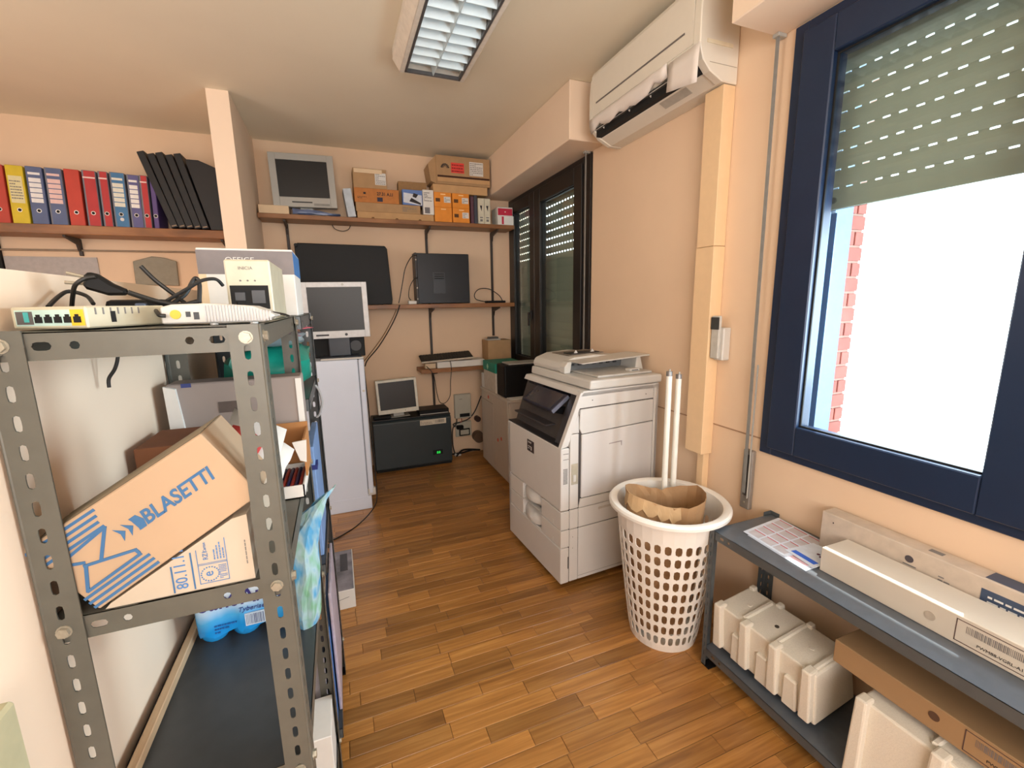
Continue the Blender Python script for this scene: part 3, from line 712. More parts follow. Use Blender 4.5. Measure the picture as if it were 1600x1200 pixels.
MB().prism([(-.08, .02), (.08, .0), (.08, .085), (-.075, .10)], -hy-.0012, -hy).build('picture', mat('pale_picture', (206, 210, 220), .6), b, local=True)
MB().prism([(-.03, .03), (.07, .005), (.07, .02), (-.01, .06)], -hy-.002, -hy-.001).build('picture_band', INK, b, local=True)
MB().prism([(-.0, .07), (.03, .06), (.05, .09), (.01, .10)], -hy-.002, -hy-.001).build('picture_band', INK, b, local=True)
b, hx, hy, h = carton('white_box', 'upright white box with printed codes left of the orange boxes', .793, .888, 4.115, 4.175, 2.3355, 2.543, WHITEC)
front_label(b, hy, -.035, .01, .01, .06, mat('code_grey', (110, 108, 112), .8), 'code_block')
text_lines(WM[b.name] @ face((-.038, -hy-.0008, .11), (1, 0, 0), (0, 0, 1)), .07, .08, 6, INK, b)
ORG = mat('orange_carton', (226, 140, 40), .6, var=.05, scale=20)
k = 0
for zi in range(2):
    for xi in range(2):
        x0 = .893+xi*.166
        b, hx, hy, h = carton('orange_box', ['lower left of the four orange boxes', 'lower right of the four orange boxes', 'upper left of the four orange boxes', 'upper right of the four orange boxes'][k], x0, x0+.158, 4.12, 4.29, S1+zi*.1265 if zi else S1, S1+.126+zi*.1265, ORG, group='four orange boxes on the highest shelf')
        if k != 0:
            front_label(b, hy, .01, .07, .04, .09, PAPER, lines=3, seed=k)
            MB().box(-.065, -.025, -hy-.001, -hy, .045, .075).build('dark_stamp', mat('brown_stamp', (90, 58, 30), .8), b, local=True)
        MB().box(-.02, .025, -hy-.001, -hy, .105, .113).build('pale_line', mat('pale_orange_ink', (248, 208, 150), .7), b, local=True)
        k += 1
b, hx, hy, h = carton('dark_box', 'thin dark blue box right of the orange boxes', 1.232, 1.262, 4.13, 4.28, S1, 2.52, mat('dark_red_blue', (88, 52, 66), .6))
b, hx, hy, h = carton('dark_box', 'thin charcoal box touching the white printed pair', 1.266, 1.296, 4.13, 4.28, S1, 2.53, mat('charcoal_card', (62, 64, 76), .6))
for i in range(2):
    b, hx, hy, h = carton('white_box', ['left of two slim white boxes with black stripes', 'right of two slim white boxes with black stripes'][i], 1.300+i*.060, 1.357+i*.060, 4.115, 4.27, S1, 2.505, mat('cream_card', (210, 204, 184), .7), group='two slim white boxes on the highest shelf')
    MB().prism([(-.012, .16), (.010, .16), (.003, .11)], -hy-.001, -hy).build('printed_mark', INK, b, local=True)
    MB().box(-.012, .012, -hy-.001, -hy, .02, .04).build('printed_mark', GINK, b, local=True); MB().box(-.014, .014, -hy-.001, -hy, .05, .06).build('printed_mark', GINK, b, local=True)
b, hx, hy, h = carton('red_white_box', 'lower red and white carton at right end of the shelf', 1.490, 1.650, 4.115, 4.28, S1, 2.362, WHITEC)
front_label(b, hy, -.04, -.02, .005, .075, mat('crimson_print', (190, 30, 62), .6), 'red_stripe')
b, hx, hy, h = carton('red_white_box', 'upper red and white carton at right end of the shelf', 1.490, 1.642, 4.118, 4.28, 2.3625, 2.440, WHITEC)
front_label(b, hy, -.072, .072, .004, .066, mat('crimson_print', (190, 30, 62), .6), 'red_front')
MB().cyl((0, -hy-.002, .035), (0, -hy-.001, .035), .006, n=10).build('round_mark', PAPER, b, local=True)
b, hx, hy, h = carton('flat_carton', 'flat kraft box lying on the orange boxes', .893, 1.40, 4.135, 4.33, 2.5335, 2.605, KRAFT)
b, hx, hy, h = carton('shipping_carton', 'large kraft carton with red and white labels, highest on back wall', .925, 1.425, 4.125, 4.33, 2.6055, 2.845, KRAFTD)
MB().prism([(-.25, 0), (-.30, .02), (-.32, .16), (-.25, .235)], -hy+.01, hy).build('side_flap', KRAFTD, b, local=True)
MB().box(-.24, .245, -hy-.001, -hy, .058, .074).build('opening_slot', mat('slot_brown', (66, 38, 26), .9), b, local=True)
MB().box(-.24, .245, -hy-.003, -hy, .022, .055).build('front_flap', KRAFT, b, local=True)
front_label(b, hy, -.115, .005, .10, .185, mat('red_sticker', (222, 66, 56), .6), 'red_label', lines=3, ink=mat('dark_red_ink', (140, 30, 30), .7), seed=5)
front_label(b, hy, .055, .185, .088, .205, PAPER, lines=7, seed=8)
for i in range(8):
    a = PI*(i+.5)/8; L_ = .036
    MB().prism([(-.17+math.cos(a)*.010, .135+math.sin(a)*.010), (-.17+math.cos(a-.17)*L_, .135+math.sin(a-.17)*L_), (-.17+math.cos(a)*(L_+.004), .135+math.sin(a)*(L_+.004)), (-.17+math.cos(a+.17)*L_, .135+math.sin(a+.17)*L_)], -hy-.001, -hy).build('petal_logo', INK, b, local=True)
# crumpled blue and silver wrapper by the silver monitor
rows = []
for i in range(5):
    rows.append([(-.26+j*.06, 4.125+.03*i/4, S1+.004+.045*(1-j/7)*math.sin(PI*i/4)+.014*math.sin(j*2.3+i*1.9)**2) for j in range(7)])
sheet('plastic_wrapper', rows, mat('blue_grey_film', (110, 124, 160), .3, var=.3, scale=30), 'crumpled bluish plastic wrapper at foot of the silver monitor', 'wrapper', .002)

# ------------------------------------------------------------------ short low shelf
kb = thing('keyboard', 'dark keyboard with pale front edge lying on the short shelf', 'keyboard', M=Matrix.Translation((.95, 4.09, 1.026)) @ Matrix.Rotation(math.radians(-2.2), 4, 'Y') @ Matrix.Rotation(.3, 4, 'X'))
MB().box(-.25, .25, 0, .15, 0, .012).build('base', BLACK, kb, local=True, bevel=.003)
MB().box(-.25, .25, -.006, .0, -.002, .012).build('front_edge', mat('pale_edge', (206, 196, 180), .4), kb, local=True)
keys = MB()
for i in range(5):
    for j in range(18): keys.box(-.242+j*.027, -.242+j*.027+.022, .012+i*.027, .012+i*.027+.022, .012, .018)
keys.build('keys', mat('dark_key', (34, 32, 30), .5), kb, local=True)
tag(MB().box(.85, 1.32, 4.115, 4.30, .9525, 1.012).build('white_box', WHITEC, bevel=.002), 'flat white box under the keyboard on the short shelf', 'box')
tag(MB().box(.74, .84, 4.14, 4.22, .9525, 1.0).build('tan_box', KRAFTL, bevel=.002), 'small tan box at left end of the short shelf', 'box')
b, hx, hy, h = carton('brown_box', 'brown box in back corner above the green lidded box', 1.36, 1.60, 4.12, 4.31, .9525, 1.19, KRAFTD)
gd = thing('small_gadget', 'small grey device on the brown corner box', 'device', (1.44, 4.17, 1.191))
MB().box(1.36, 1.50, 4.13, 4.22, 1.191, 1.205).build('base', SILVER, gd, bevel=.003)
MB().box(1.38, 1.48, 4.14, 4.20, 1.205, 1.222).build('top', mat('dark_grey_part', (80, 76, 74), .5), gd, bevel=.003)

# ------------------------------------------------------------------ low dark cabinet with monitor
fz = thing('low_cabinet', 'low dark grey chest-like appliance against back wall', 'appliance', (.59, 4.22, 0))
DG = mat('dark_slate_metal', (44, 54, 58), .42, .1, var=.04, scale=8)
MB().prism([(4.11, .02), (4.34, .02), (4.34, .50), (4.13, .50), (4.10, .47), (4.10, .03)], .225, .955, 'x').build('body', DG, fz, bevel=.006)
MB().box(.235, .95, 4.12, 4.33, 0, .02).build('plinth', BLACKM, fz)
MB().box(.228, .952, 4.105, 4.34, .50, .508).build('top', mat('dark_top', (30, 30, 32), .4), fz)
MB().box(.655, .905, 4.0985, 4.1005, .417, .468).build('sticker', mat('cream_sticker', (206, 196, 178), .6), fz)
text_lines(face((.662, 4.0983, .425), (1, 0, 0), (0, 0, 1)), .11, .035, 3, GINK, fz, seed=4); barcode(face((.80, 4.0983, .43), (1, 0, 0), (0, 0, 1)), .09, .03, INK, fz, n=14)
MB().box(.765, .86, 4.0975, 4.1005, .112, .158).build('display', BLACKM, fz)
text('88', .034, face((.80, 4.0972, .120), (1, 0, 0), (0, 0, 1)), mat('green_led', (40, 220, 80), .5, emis=((40, 220, 80), .6)), fz, 'green_digits', sx=1.1)
tb = thing('black_tray', 'flat black device with silver edge on the low cabinet', 'device', (.80, 4.2, .508))
MB().box(.66, .945, 4.13, 4.32, .509, .555).build('body', BLACK, tb, bevel=.004)
MB().box(.665, .935, 4.126, 4.132, .512, .520).build('edge', SILVER, tb)
tag(MB().box(.24, .40, 4.14, 4.20, .509, .535).tr(Matrix.Identity(4)).build('black_pouch', BLACKM, bevel=.006), 'small black pouch left of the cream-framed monitor', 'pouch')

# meter box and sockets
mt = thing('meter_box', 'pale electric meter box low on back wall', 'meter', (1.135, 4.34, .38))
MB().box(1.05, 1.225, 4.318, YB-.001, .385, .638).build('case', METER, mt, bevel=.006)
MB().box(1.10, 1.205, 4.314, 4.319, .40, .435).build('display_window', BLACKM, mt)
MB().box(1.10, 1.13, 4.3165, 4.3185, .585, .590).build('printed_line', GINK, mt)
jb = thing('junction_box', 'black-framed socket box near the floor on back wall', 'socket', (1.13, 4.34, .18))
MB().box(1.055, 1.225, 4.335, YB-.001, .185, .345).build('back_plate', METER, jb, bevel=.004)
MB().box(1.09, 1.205, 4.325, 4.336, .195, .27).build('frame', BLACK, jb, bevel=.004)
MB().box(1.102, 1.193, 4.322, 4.326, .207, .258).build('insert', METER, jb, bevel=.002)
tag(MB().box(1.06, 1.13, 4.29, 4.335, .275, .315).build('black_plug', BLACK, bevel=.006), 'black plug in socket above the black-framed box', 'plug')
tag(MB().cyl((1.29, 4.30, .36), (1.29, 4.358, .36), .03, n=16).build('round_socket', mat('brown_socket', (66, 42, 34), .5), smooth=True), 'small round brown wall fitting below the meter box', 'socket')
tag(MB().cyl((1.29, 4.27, .17), (1.29, 4.358, .17), .058, n=18).build('cable_coil', mat('brown_coil', (92, 70, 52), .6), smooth=True), 'coiled brown cable lump beside the white cabinet', 'cable')
cable('wall_cable', 'dark cable running from the meter box towards the white cabinet', [(1.05, 4.33, .30), (1.03, 4.33, .33), (1.10, 4.335, .34), (1.20, 4.335, .37), (1.27, 4.33, .45), (1.34, 4.33, .60)], .006)
cable('meter_cable', 'dark cable rising into underside of the meter box', [(1.07, 4.33, .385), (1.06, 4.32, .33), (1.02, 4.32, .28), (1.01, 4.30, .12), (1.03, 4.30, .015)], .006)
cable('floor_cable', 'tangled cables on the floor between low cabinet and white cabinet', [(1.0, 4.30, .02), (1.08, 4.27, .03), (1.16, 4.31, .025), (1.22, 4.28, .04), (1.30, 4.32, .02), (1.12, 4.30, .05), (1.03, 4.24, .012)], .009)
tag(MB().box(1.02, 1.09, 4.27, 4.31, 0, .03).build('white_plug', PWHITE, bevel=.006), 'white plug on floor beside the low dark cabinet', 'plug')
cable('power_cable', 'thin red and black cord under the meter box', [(1.12, 4.335, .385), (1.12, 4.33, .35), (1.10, 4.33, .34)], .004, mat('red_cord', (150, 60, 50), .5))

# ------------------------------------------------------------------ fridge
fg = thing('fridge', 'white fridge with door on right, pale monitor on top', 'fridge', (-.12, 3.65, 0))
MB().box(-.40, .118, 3.39, 3.93, .015, 1.166).build('body', FRIDGE, fg, bevel=.008, seg=2)
MB().box(.121, .160, 3.385, 3.935, .12, 1.166).build('door', FRIDGE, fg, bevel=.010, seg=2)
MB().box(.114, .123, 3.392, 3.93, .12, 1.155).build('gasket', mat('gasket_grey', (120, 128, 142), .6), fg)
MB().box(-.39, .140, 3.3885, 3.93, .0, .104).build('plinth', FRIDGE, fg, bevel=.003)
MB().box(.118, .175, 3.386, 3.43, .105, .165).build('lower_hinge', PWHITE, fg, bevel=.006)
MB().cyl((.142, 3.387, .93), (.142, 3.383, .93), .009, n=12).build('door_screw', PWHITE, fg)
bd = thing('black_box_device', 'black box with round vent behind the fridge monitor', 'device', (.1, 3.62, FT))
MB().box(-.19, .185, 3.585, 3.78, FT, 1.325).build('case', BLACK, bd, bevel=.005)
MB().cyl((.12, 3.5845, 1.25), (.12, 3.58, 1.25), .04, n=18).build('vent', PDARK, bd)
tag(MB().box(-.13, .16, 3.392, 3.43, FT, 1.180).build('white_tray', PWHITE, bevel=.003), 'thin white strip at front edge of the fridge top', 'tray')
cable('power_cable', 'dark cord hanging down right edge of the fridge to floor', [(.172, 3.75, 1.10), (.176, 3.6, .80), (.178, 3.48, .45), (.180, 3.37, .15), (.15, 3.30, .05), (.03, 3.15, .006), (-.10, 3.02, .005), (-.22, 2.95, .005)], .004)

# ------------------------------------------------------------------ white cabinet in back right corner
cb = thing('cabinet', 'white low cabinet with red stickers behind the printer', 'cabinet', (1.46, 3.65, 0))
CW = mat('cabinet_white', (196, 184, 172), .5, var=.02)
MB().box(1.262, 1.69, 3.31, 4.015, .045, .742).build('body', CW, cb, bevel=.003)
MB().box(1.285, 1.69, 3.34, 3.99, 0, .045).build('plinth', CW, cb)
MB().box(1.238, 1.693, 3.295, 4.025, .742, .764).build('top', CW, cb, bevel=.003)
d = MB().box(1.245, 1.261, 3.68, 4.012, .05, .655).build('door', CW, cb, bevel=.002)
d = MB().box(1.245, 1.261, 3.315, 3.676, .05, .738).build('door', CW, cb, bevel=.002)
d2 = MB().box(1.245, 1.261, 3.68, 4.012, .660, .738).build('drawer', CW, cb, bevel=.002)
RST = mat('red_sticker_small', (206, 84, 66), .6)
for y_, z_ in ((3.80, .70), (3.56, .355), (3.47, .39)):
    MB().cyl((1.2435, y_, z_), (1.2455, y_, z_), .017, n=8).build('red_sticker', RST, cb)
gb = thing('lidded_box', 'white carton with green lid on the white cabinet', 'box', (1.34, 3.77, .764))
MB().box(1.25, 1.52, 3.60, 3.93, .7645, .945).build('carton', mat('white_carton', (198, 188, 176), .7), gb, bevel=.003)
MB().box(1.245, 1.526, 3.594, 3.936, .945, 1.03).build('lid', mat('teal_green_card', (20, 128, 108), .6), gb, bevel=.003)
MB().prism([(3.80, .955), (3.825, .985), (3.80, 1.012), (3.775, .985)], 1.2435, 1.2455, 'x').build('printed_diamond', mat('pale_green', (160, 210, 180), .6), gb)
tag(MB().box(1.25, 1.30, 3.94, 4.01, .7645, .90).build('paper_stack', PAPER, bevel=.002), 'white papers stacked behind the green lidded box', 'paper')
sd = thing('black_machine', 'black tabletop machine between green lidded box and printer', 'machine', (1.45, 3.47, .764))
MB().box(1.255, 1.62, 3.385, 3.585, .7645, 1.04).build('case', BLACK, sd, bevel=.012, seg=2)
MB().box(1.30, 1.60, 3.40, 3.57, 1.04, 1.052).build('top_rim', SILVER, sd, bevel=.003)
tag(MB().box(1.27, 1.47, 3.31, 3.38, .7645, .772).build('paper_pad', PAPER), 'white paper pad at front corner of the white cabinet', 'paper')

# ------------------------------------------------------------------ office printer
PM = Matrix.Translation((1.0156, 1.93, 0)) @ Matrix.Rotation(math.radians(3.3), 4, 'Z')
pr = thing('office_printer', 'big white multifunction printer beside the laundry basket', 'printer', M=PM)
def P(mb, name, m, bev=.003, seg=1, par=None, **k):
    return mb.build(name, m, par or pr, local=True, bevel=bev, seg=seg, **k)
Wp, Dp = .661, .637          # y extent (front width), x extent (depth)
LINE = mat('panel_gap', (70, 64, 62), .8)
# core (slightly inside) gives dark gaps between panels
P(MB().prism([(.0535, .045), (Dp-.006, .045), (Dp-.006, 1.088), (.15, 1.088), (.145, 1.06), (.0535, .80)], .006, Wp-.006), 'core', LINE, 0)
# front: upper door, two drawers, lower panel. x=0 plane
P(MB().box(0, .052, 0, Wp, .460, .806), 'upper_door', PGREY, .006, 2)
dr1 = P(MB().prism([(0, .352), (.215, .352), (.215, .358), (.452, .358), (.452, .352), (Wp, .352), (Wp, .455), (.452, .455), (.452, .36), (.215, .36), (.215, .455), (0, .455)], 0, .052, 'x'), 'drawer', PGREY, .002)
dr2 = P(MB().prism([(0, .248), (Wp, .248), (Wp, .347), (.452, .347), (.452, .256), (.215, .256), (.215, .347), (0, .347)], 0, .052, 'x'), 'drawer', PGREY, .002)
P(MB().box(0, .052, 0, Wp, .035, .243), 'lower_panel', PGREY, .004)
for d_, z0, z1 in ((dr1, .352, .478), (dr2, .248, .347)):
    pts = []
    for i in range(9):
        t = i/8; pts.append((.215+.237*t, .030*math.sin(PI*t)))
    mb = MB()
    prof2 = [(.004, z1-.045), (.004, z1-.075)]
    vs = []; fs = []
    for i, (yy, sg) in enumerate(pts):
        vs += [(.045-sg*.4, yy, z1-.004), (.020-sg, yy, z1-.050-sg*.5), (.020-sg, yy, z1-.070-sg*.6), (.050, yy, z0+.002)]
    for i in range(8):
        for j in range(3): fs.append((i*4+j, i*4+j+1, (i+1)*4+j+1, (i+1)*4+j))
    mb.add(vs, fs); o = mb.build('drawer_grip', PGREY, d_, local=True, smooth=True, solid=.003); 
    mb = MB().box(-.001, .0, .075, .085, z0+.010, z0+.035); mb.build('paper_gauge', PAPER, d_, local=True)
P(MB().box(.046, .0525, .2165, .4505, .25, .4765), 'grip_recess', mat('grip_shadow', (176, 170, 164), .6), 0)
# logo badge
P(MB().box(-.0015, .001, .300, .385, .688, .758), 'badge', mat('dark_badge', (52, 40, 40), .4), .001)
text('SHARP', .014, PM @ face((-.0018, .372, .740), (0, -1, 0), (0, 0, 1)), PAPER, pr, sx=1.05)
prints(PM @ face((-.0018, .372, .700), (0, -1, 0), (0, 0, 1)), [(.0, .045, .018, .022), (.035, .045, .0, .022), (.0, .02, .006, .010)], 'badge_mark', PAPER, pr)
# side panels, y=0 plane
P(MB().box(.055, .108, -.001, .03, .462, .875), 'side_strip', PGREY, .003)
P(MB().box(.055, .108, 0, .03, .348, .458), 'side_strip', PGREY, .002)
P(MB().box(.055, .108, 0, .03, .038, .344), 'side_strip', PGREY, .002)
P(MB().prism([(.125, .515), (.600, .515), (.600, .880), (.125, .866)], -.004, .03), 'side_door', mat('printer_door_plastic', (214, 210, 208), .35, var=.006), .004)
P(MB().prism([(.111, .462), (.630, .462), (.630, .510), (.122, .510)], -.002, .03), 'side_lower_rail', PGREY, .002)
P(MB().prism([(.111, .348), (Dp, .352), (Dp, .458), (.111, .458)], 0, .03), 'side_tray_panel', PGREY, .002)
P(MB().box(.111, Dp, 0, .03, .038, .344), 'side_base_panel', PGREY, .002)
P(MB().prism([(.126, .8705), (.600, .8845), (.600, 1.008), (.116, 1.002), (.112, .90)], -.002, .03), 'side_upper_panel', PGREY, .003)
P(MB().prism([(.057, .880), (.110, .878), (.107, .985)], 0, .03), 'side_corner_panel', PGREY, .002)
P(MB().prism([(.045, .815), (.0, .806), (.118, 1.090), (.60, 1.092), (.60, 1.014), (.112, 1.008)], 0, .03), 'slope_panel', PGREY, .002)
P(MB().box(.604, Dp, 0, .03, .512, 1.092), 'rear_strip', PGREY, .002)
P(MB().prism([(.30, .796), (.385, .800), (.385, .772), (.380, .772), (.378, .794), (.30, .791)], -.0055, -.003), 'door_grip_line', mat('grip_line', (160, 150, 150), .6), 0)
P(MB().box(.062, .104, -.003, .0, .60, .715), 'latch_recess', mat('latch_beige', (176, 168, 150), .5), .002)
P(MB().box(.070, .088, -.010, -.002, .618, .655), 'latch', PWHITE, .002)
for i in range(12): MB().box(.014, .040, -.0012, .0, .612+i*.0072, .615+i*.0072).build('vent_slit', LINE, pr, local=True)
for zz in (.745, .775): MB().box(.014, .046, -.0012, 0, zz, zz+.002).build('vent_slit', LINE, pr, local=True)
MB().prism([(.24, .438), (.60, .446), (.60, .420), (.45, .418), (.44, .408), (.42, .43), (.24, .425)], -.0015, .0).build('tray_label', mat('faint_mark', (190, 180, 170), .6), pr, local=True)
MB().cyl((.19, -.001, 1.045), (.19, .001, 1.045), .003, n=8).cyl((.545, -.001, 1.042), (.545, .001, 1.042), .003, n=8).cyl((.075, -.001, .30), (.075, .001, .30), .002, n=8).cyl((.075, -.001, .235), (.075, .001, .235), .002, n=8).build('screw_hole', LINE, pr, local=True)
MB().box(.111, Dp, -.001, 0, .058, .060).build('base_seam', mat('seam_light', (150, 144, 138), .7), pr, local=True)
MB().box(.044, .050, -.002, .002, .12, .19).build('base_clip', LINE, pr, local=True)
# far side and back
P(MB().box(.0, Dp, Wp-.03, Wp, .04, .80).box(Dp-.02, Dp, 0, Wp, .04, 1.09), 'rear_shell', PGREY, .003)
# dark output bay at the front
DK = mat('output_bay_dark', (42, 40, 44), .4)
P(MB().prism([(.004, .8065), (.05, .8065), (.30, .83), (.30, 1.085), (.13, 1.085)], .034, .0345+.001), 'bay_side', DK, 0)
P(MB().box(.004, .33, .034, Wp-.004, .800, .812), 'bay_floor', DK, .002)
P(MB().box(.31, .33, .034, Wp-.004, .812, 1.075), 'bay_back', BLACKM, 0)
P(MB().prism([(.02, .815), (.125, 1.075), (.14, 1.075), (.06, .815)], .0335, .10), 'bay_inner_wall', DK, .002)
P(MB().prism([(.135, .99), (.142, 1.075), (.20, 1.075), (.20, .99)], .036, Wp-.03), 'control_fascia', mat('fascia_black', (28, 26, 34), .25), .003)
P(MB().box(.02, .30, .20, .60, .875, .885), 'output_tray', mat('tray_dark', (60, 56, 58), .4), .002)
# tilted display
DM = Matrix.Translation((.075, .30, 1.012)) @ Matrix.Rotation(math.radians(-36), 4, 'Y')
dp = MB().box(-.068, .062, -.175, .175, -.013, .013, DM).build('display', mat('display_case', (40, 42, 58), .3), pr, local=True, bevel=.006, seg=2)
MB().box(-.058, .052, -.15, .15, .013, .0145, DM).build('display_glass', mat('display_glass', (58, 58, 66), .12), dp, local=True)
MB().box(-.066, .060, -.1775, -.175, -.010, .010, DM).build('display_edge', mat('display_edge_metal', (140, 146, 168), .3, .5), dp, local=True)
MB().prism([(.05, .96), (.10, .985), (.16, .985), (.16, .93)], .15, .55).build('display_hinge', BLACK, dp, local=True)
# scanner bed and lid
P(MB().prism([(.118, 1.068), (Dp, 1.068), (Dp, 1.097), (.135, 1.097)], .0, Wp), 'scanner_bed', PGREY, .003)
P(MB().prism([(.165, 1.101), (Dp+.01, 1.101), (Dp+.01, 1.148), (.17, 1.150)], -.012, Wp-.01), 'scanner_lid', PWHITE, .010, 2)
# document feeder
adf = P(MB().prism([(.18, 1.15), (.63, 1.15), (.645, 1.19), (.60, 1.225), (.42, 1.240), (.27, 1.232), (.19, 1.205), (.172, 1.175)], .30, Wp-.02), 'document_feeder', PWHITE, .010, 2)
MB().box(.21, .62, .296, .301, 1.156, 1.20).build('feeder_opening', mat('feeder_grey', (104, 104, 104), .5), adf, local=True)
for i in range(7): MB().box(.24+i*.05, .262+i*.05, .288, .297, 1.186, 1.197).build('feeder_roller', PDARK, adf, local=True)
MB().box(.25, .62, .04, .30, 1.150, 1.162).build('exit_tray', mat('exit_tray_grey', (190, 186, 180), .45), adf, local=True, bevel=.003)
MB().box(.49, .56, .075, .115, 1.162, 1.176).build('paper_stop', PWHITE, adf, local=True, bevel=.002)
MB().box(.505, .548, .0735, .0765, 1.166, 1.170).build('stop_slot', PDARK, adf, local=True)
fl = P(MB().prism([(.215, 1.218), (.225, 1.212), (.69, 1.232), (.69, 1.240)], .14, .34), 'feeder_tray', PWHITE, .003)
P(MB().prism([(.175, 1.15), (.215, 1.15), (.225, 1.215), (.20, 1.215), (.175, 1.185)], .255, .31), 'feeder_cheek', PWHITE, .003)
P(MB().prism([(.60, 1.15), (.66, 1.15), (.635, 1.235), (.61, 1.228)], .16, .30), 'feeder_rear_support', PWHITE, .003)
MB().prism([(.27, 1.2335), (.52, 1.2405), (.52, 1.2445), (.27, 1.2375)], .36, .56).build('feeder_top_recess', mat('recess_grey', (120, 110, 100), .5), adf, local=True)
MB().prism([(.30, 1.2385), (.50, 1.2430), (.50, 1.247), (.30, 1.2425)], .38, .47).build('feeder_guide', PDARK, adf, local=True)
MB().prism([(.33, 1.2425), (.36, 1.2425), (.345, 1.262)], .40, .405).prism([(.45, 1.2445), (.48, 1.2445), (.465, 1.264)], .40, .405).build('guide_tab', PWHITE, adf, local=True)
# casters
for x_, y_ in ((.07, .07), (.56, .07), (.07, .59), (.56, .59)):
    MB().cyl((x_-.0, y_-.012, .0225), (x_, y_+.012, .0225), .0222, n=14).build('caster', BLACKM, pr, local=True)

# ------------------------------------------------------------------ laundry basket
BC = Vector((1.332, 1.490, 0)); BH = .655
bk = thing('laundry_basket', 'tall white perforated laundry basket holding paper bag and tubes', 'basket', BC)
def wall_r(z): return .150 + .080*min(1, (z/BH))**.85
NC = 32; cells = []
rows_z = [(.032+i*.0585, .032+(i+1)*.0585) for i in range(9)]
for i in range(NC):
    cells.append((i, i+1, 0, .032, None)); cells.append((i, i+1, rows_z[-1][1], BH, None))
    for z0, z1 in rows_z: cells.append((i, i+1, z0, z1, (i+.5, (z0+z1)/2, .30, .0215)))
# obround in mixed units: build in metres along the arc, then map back
PIT = .040
def fn(u, z, d):
    a = u*2*PI/(NC*PIT); r = wall_r(z)-d; return Vector((math.cos(a)*r, math.sin(a)*r, z))
cells = [(c[0]*PIT, c[1]*PIT, c[2], c[3], None if c[4] is None else (c[4][0]*PIT, c[4][1], .0134, .0225)) for c in cells]
mb = holed(MB(), cells, fn, .003); mb.build('perforated_wall', WPLAST, bk, local=True, fixn=False)
MB().lathe([(0.001, .0), (.146, .0), (.151, .006), (.147, .010), (0.001, .008)], n=40, cap=False).build('base', WPLAST, bk, local=True, smooth=True)
MB().lathe([(.226, BH-.030), (.232, BH-.012), (.240, BH-.010), (.258, BH-.008), (.262, BH-.012), (.2625, BH), (.255, BH+.008), (.238, BH+.009), (.226, BH+.003), (.222, BH-.03)], n=56, cap=False).build('rim', WPLAST, bk, local=True, smooth=True)
# paper bag inside
def bag():
    b = thing('paper_bag', 'open crumpled brown paper bag inside the laundry basket', 'paper bag', BC + Vector((-.012, -.012, .02)))
    n = 28; mb = MB(); lev = [(.02, .68), (.15, .78), (.32, .88), (.48, .96), (.62, 1.0), (.672, 1.03)]
    R_ = random.Random(5); vs = []
    for li, (z, s_) in enumerate(lev):
        for i in range(n):
            a = 2*PI*i/n
            ca, sa = math.cos(a), math.sin(a)
            # rounded rectangle, long side along the direction (.8,-.6)
            e = 3.2; r = 1/((abs(ca)/.165)**e+(abs(sa)/.100)**e)**(1/e)
            lx, ly = ca*r*s_, sa*r*s_
            lx += R_.uniform(-.004, .004); ly += R_.uniform(-.004, .004)
            zz = z
            if li == len(lev)-1: zz += .022*math.sin(a*2+1.2)+R_.uniform(-.006, .008)
            th = -.55
            vs.append((lx*math.cos(th)-ly*math.sin(th)-.012, lx*math.sin(th)+ly*math.cos(th)+.008, zz))
    fs = [(l*n+i, l*n+(i+1) % n, (l+1)*n+(i+1) % n, (l+1)*n+i) for l in range(len(lev)-1) for i in range(n)]
    fs.append(tuple(range(n-1, -1, -1)))
    mb.add(vs, fs); mb.build('bag_wall', mat('brown_kraft_paper', (166, 128, 90), .85, var=.12, scale=14, bump=.35), b, local=True, solid=.002)
    # folded-over cuff on the near side
    vs = []; m_ = 15
    for li in range(3):
        for i in range(m_):
            a = PI*1.02+PI*.62*i/(m_-1); ca, sa = math.cos(a), math.sin(a); e = 3.2
            r = 1/((abs(ca)/.165)**e+(abs(sa)/.100)**e)**(1/e)+.004+.004*li
            th = -.55; lx, ly = ca*r, sa*r
            vs.append((lx*math.cos(th)-ly*math.sin(th)-.012, lx*math.sin(th)+ly*math.cos(th)+.008, .652+.020*math.sin(a*2+1.2)+.026-li*(.03+.008*math.sin(i*2.2))))
    mb = MB(); mb.add(vs, [(l*m_+i, l*m_+i+1, (l+1)*m_+i+1, (l+1)*m_+i) for l in range(2) for i in range(m_-1)])
    mb.build('folded_cuff', mat('brown_kraft_paper_pale', (184, 150, 110), .85, var=.12, scale=16, bump=.3), b, local=True, solid=.002)
bag()
TUBE = mat('frosted_tube_glass', (232, 228, 218), .35, var=.03)
for i, (bx, by, tx, ty, tz) in enumerate(((1.385, 1.580, 1.419, 1.622, 1.225), (1.425, 1.570, 1.487, 1.635, 1.205))):
    t_ = thing('fluorescent_tube', ['left fluorescent tube standing in the laundry basket', 'right fluorescent tube standing in the laundry basket'][i], 'tube', (bx, by, .012), group='fluorescent tubes in the basket')
    a = Vector((bx, by, .014)); b = Vector((tx, ty, tz)); d_ = (b-a).normalized()
    MB().cyl(a+d_*.02, b-d_*.02, .0135, n=14).build('tube_glass', TUBE, t_, smooth=True)
    for q0, q1 in ((a, a+d_*.022), (b-d_*.022, b)):
        MB().cyl(q0, q1, .0142, n=14).build('end_cap', mat('tube_cap', (136, 132, 130), .4, .6), t_)
    MB().cyl(b, b+d_*.010, .002, n=6).tr(Matrix.Translation((.005, 0, 0))).cyl(b, b+d_*.010, .002, n=6).build('contact_pins', ZINC, t_)

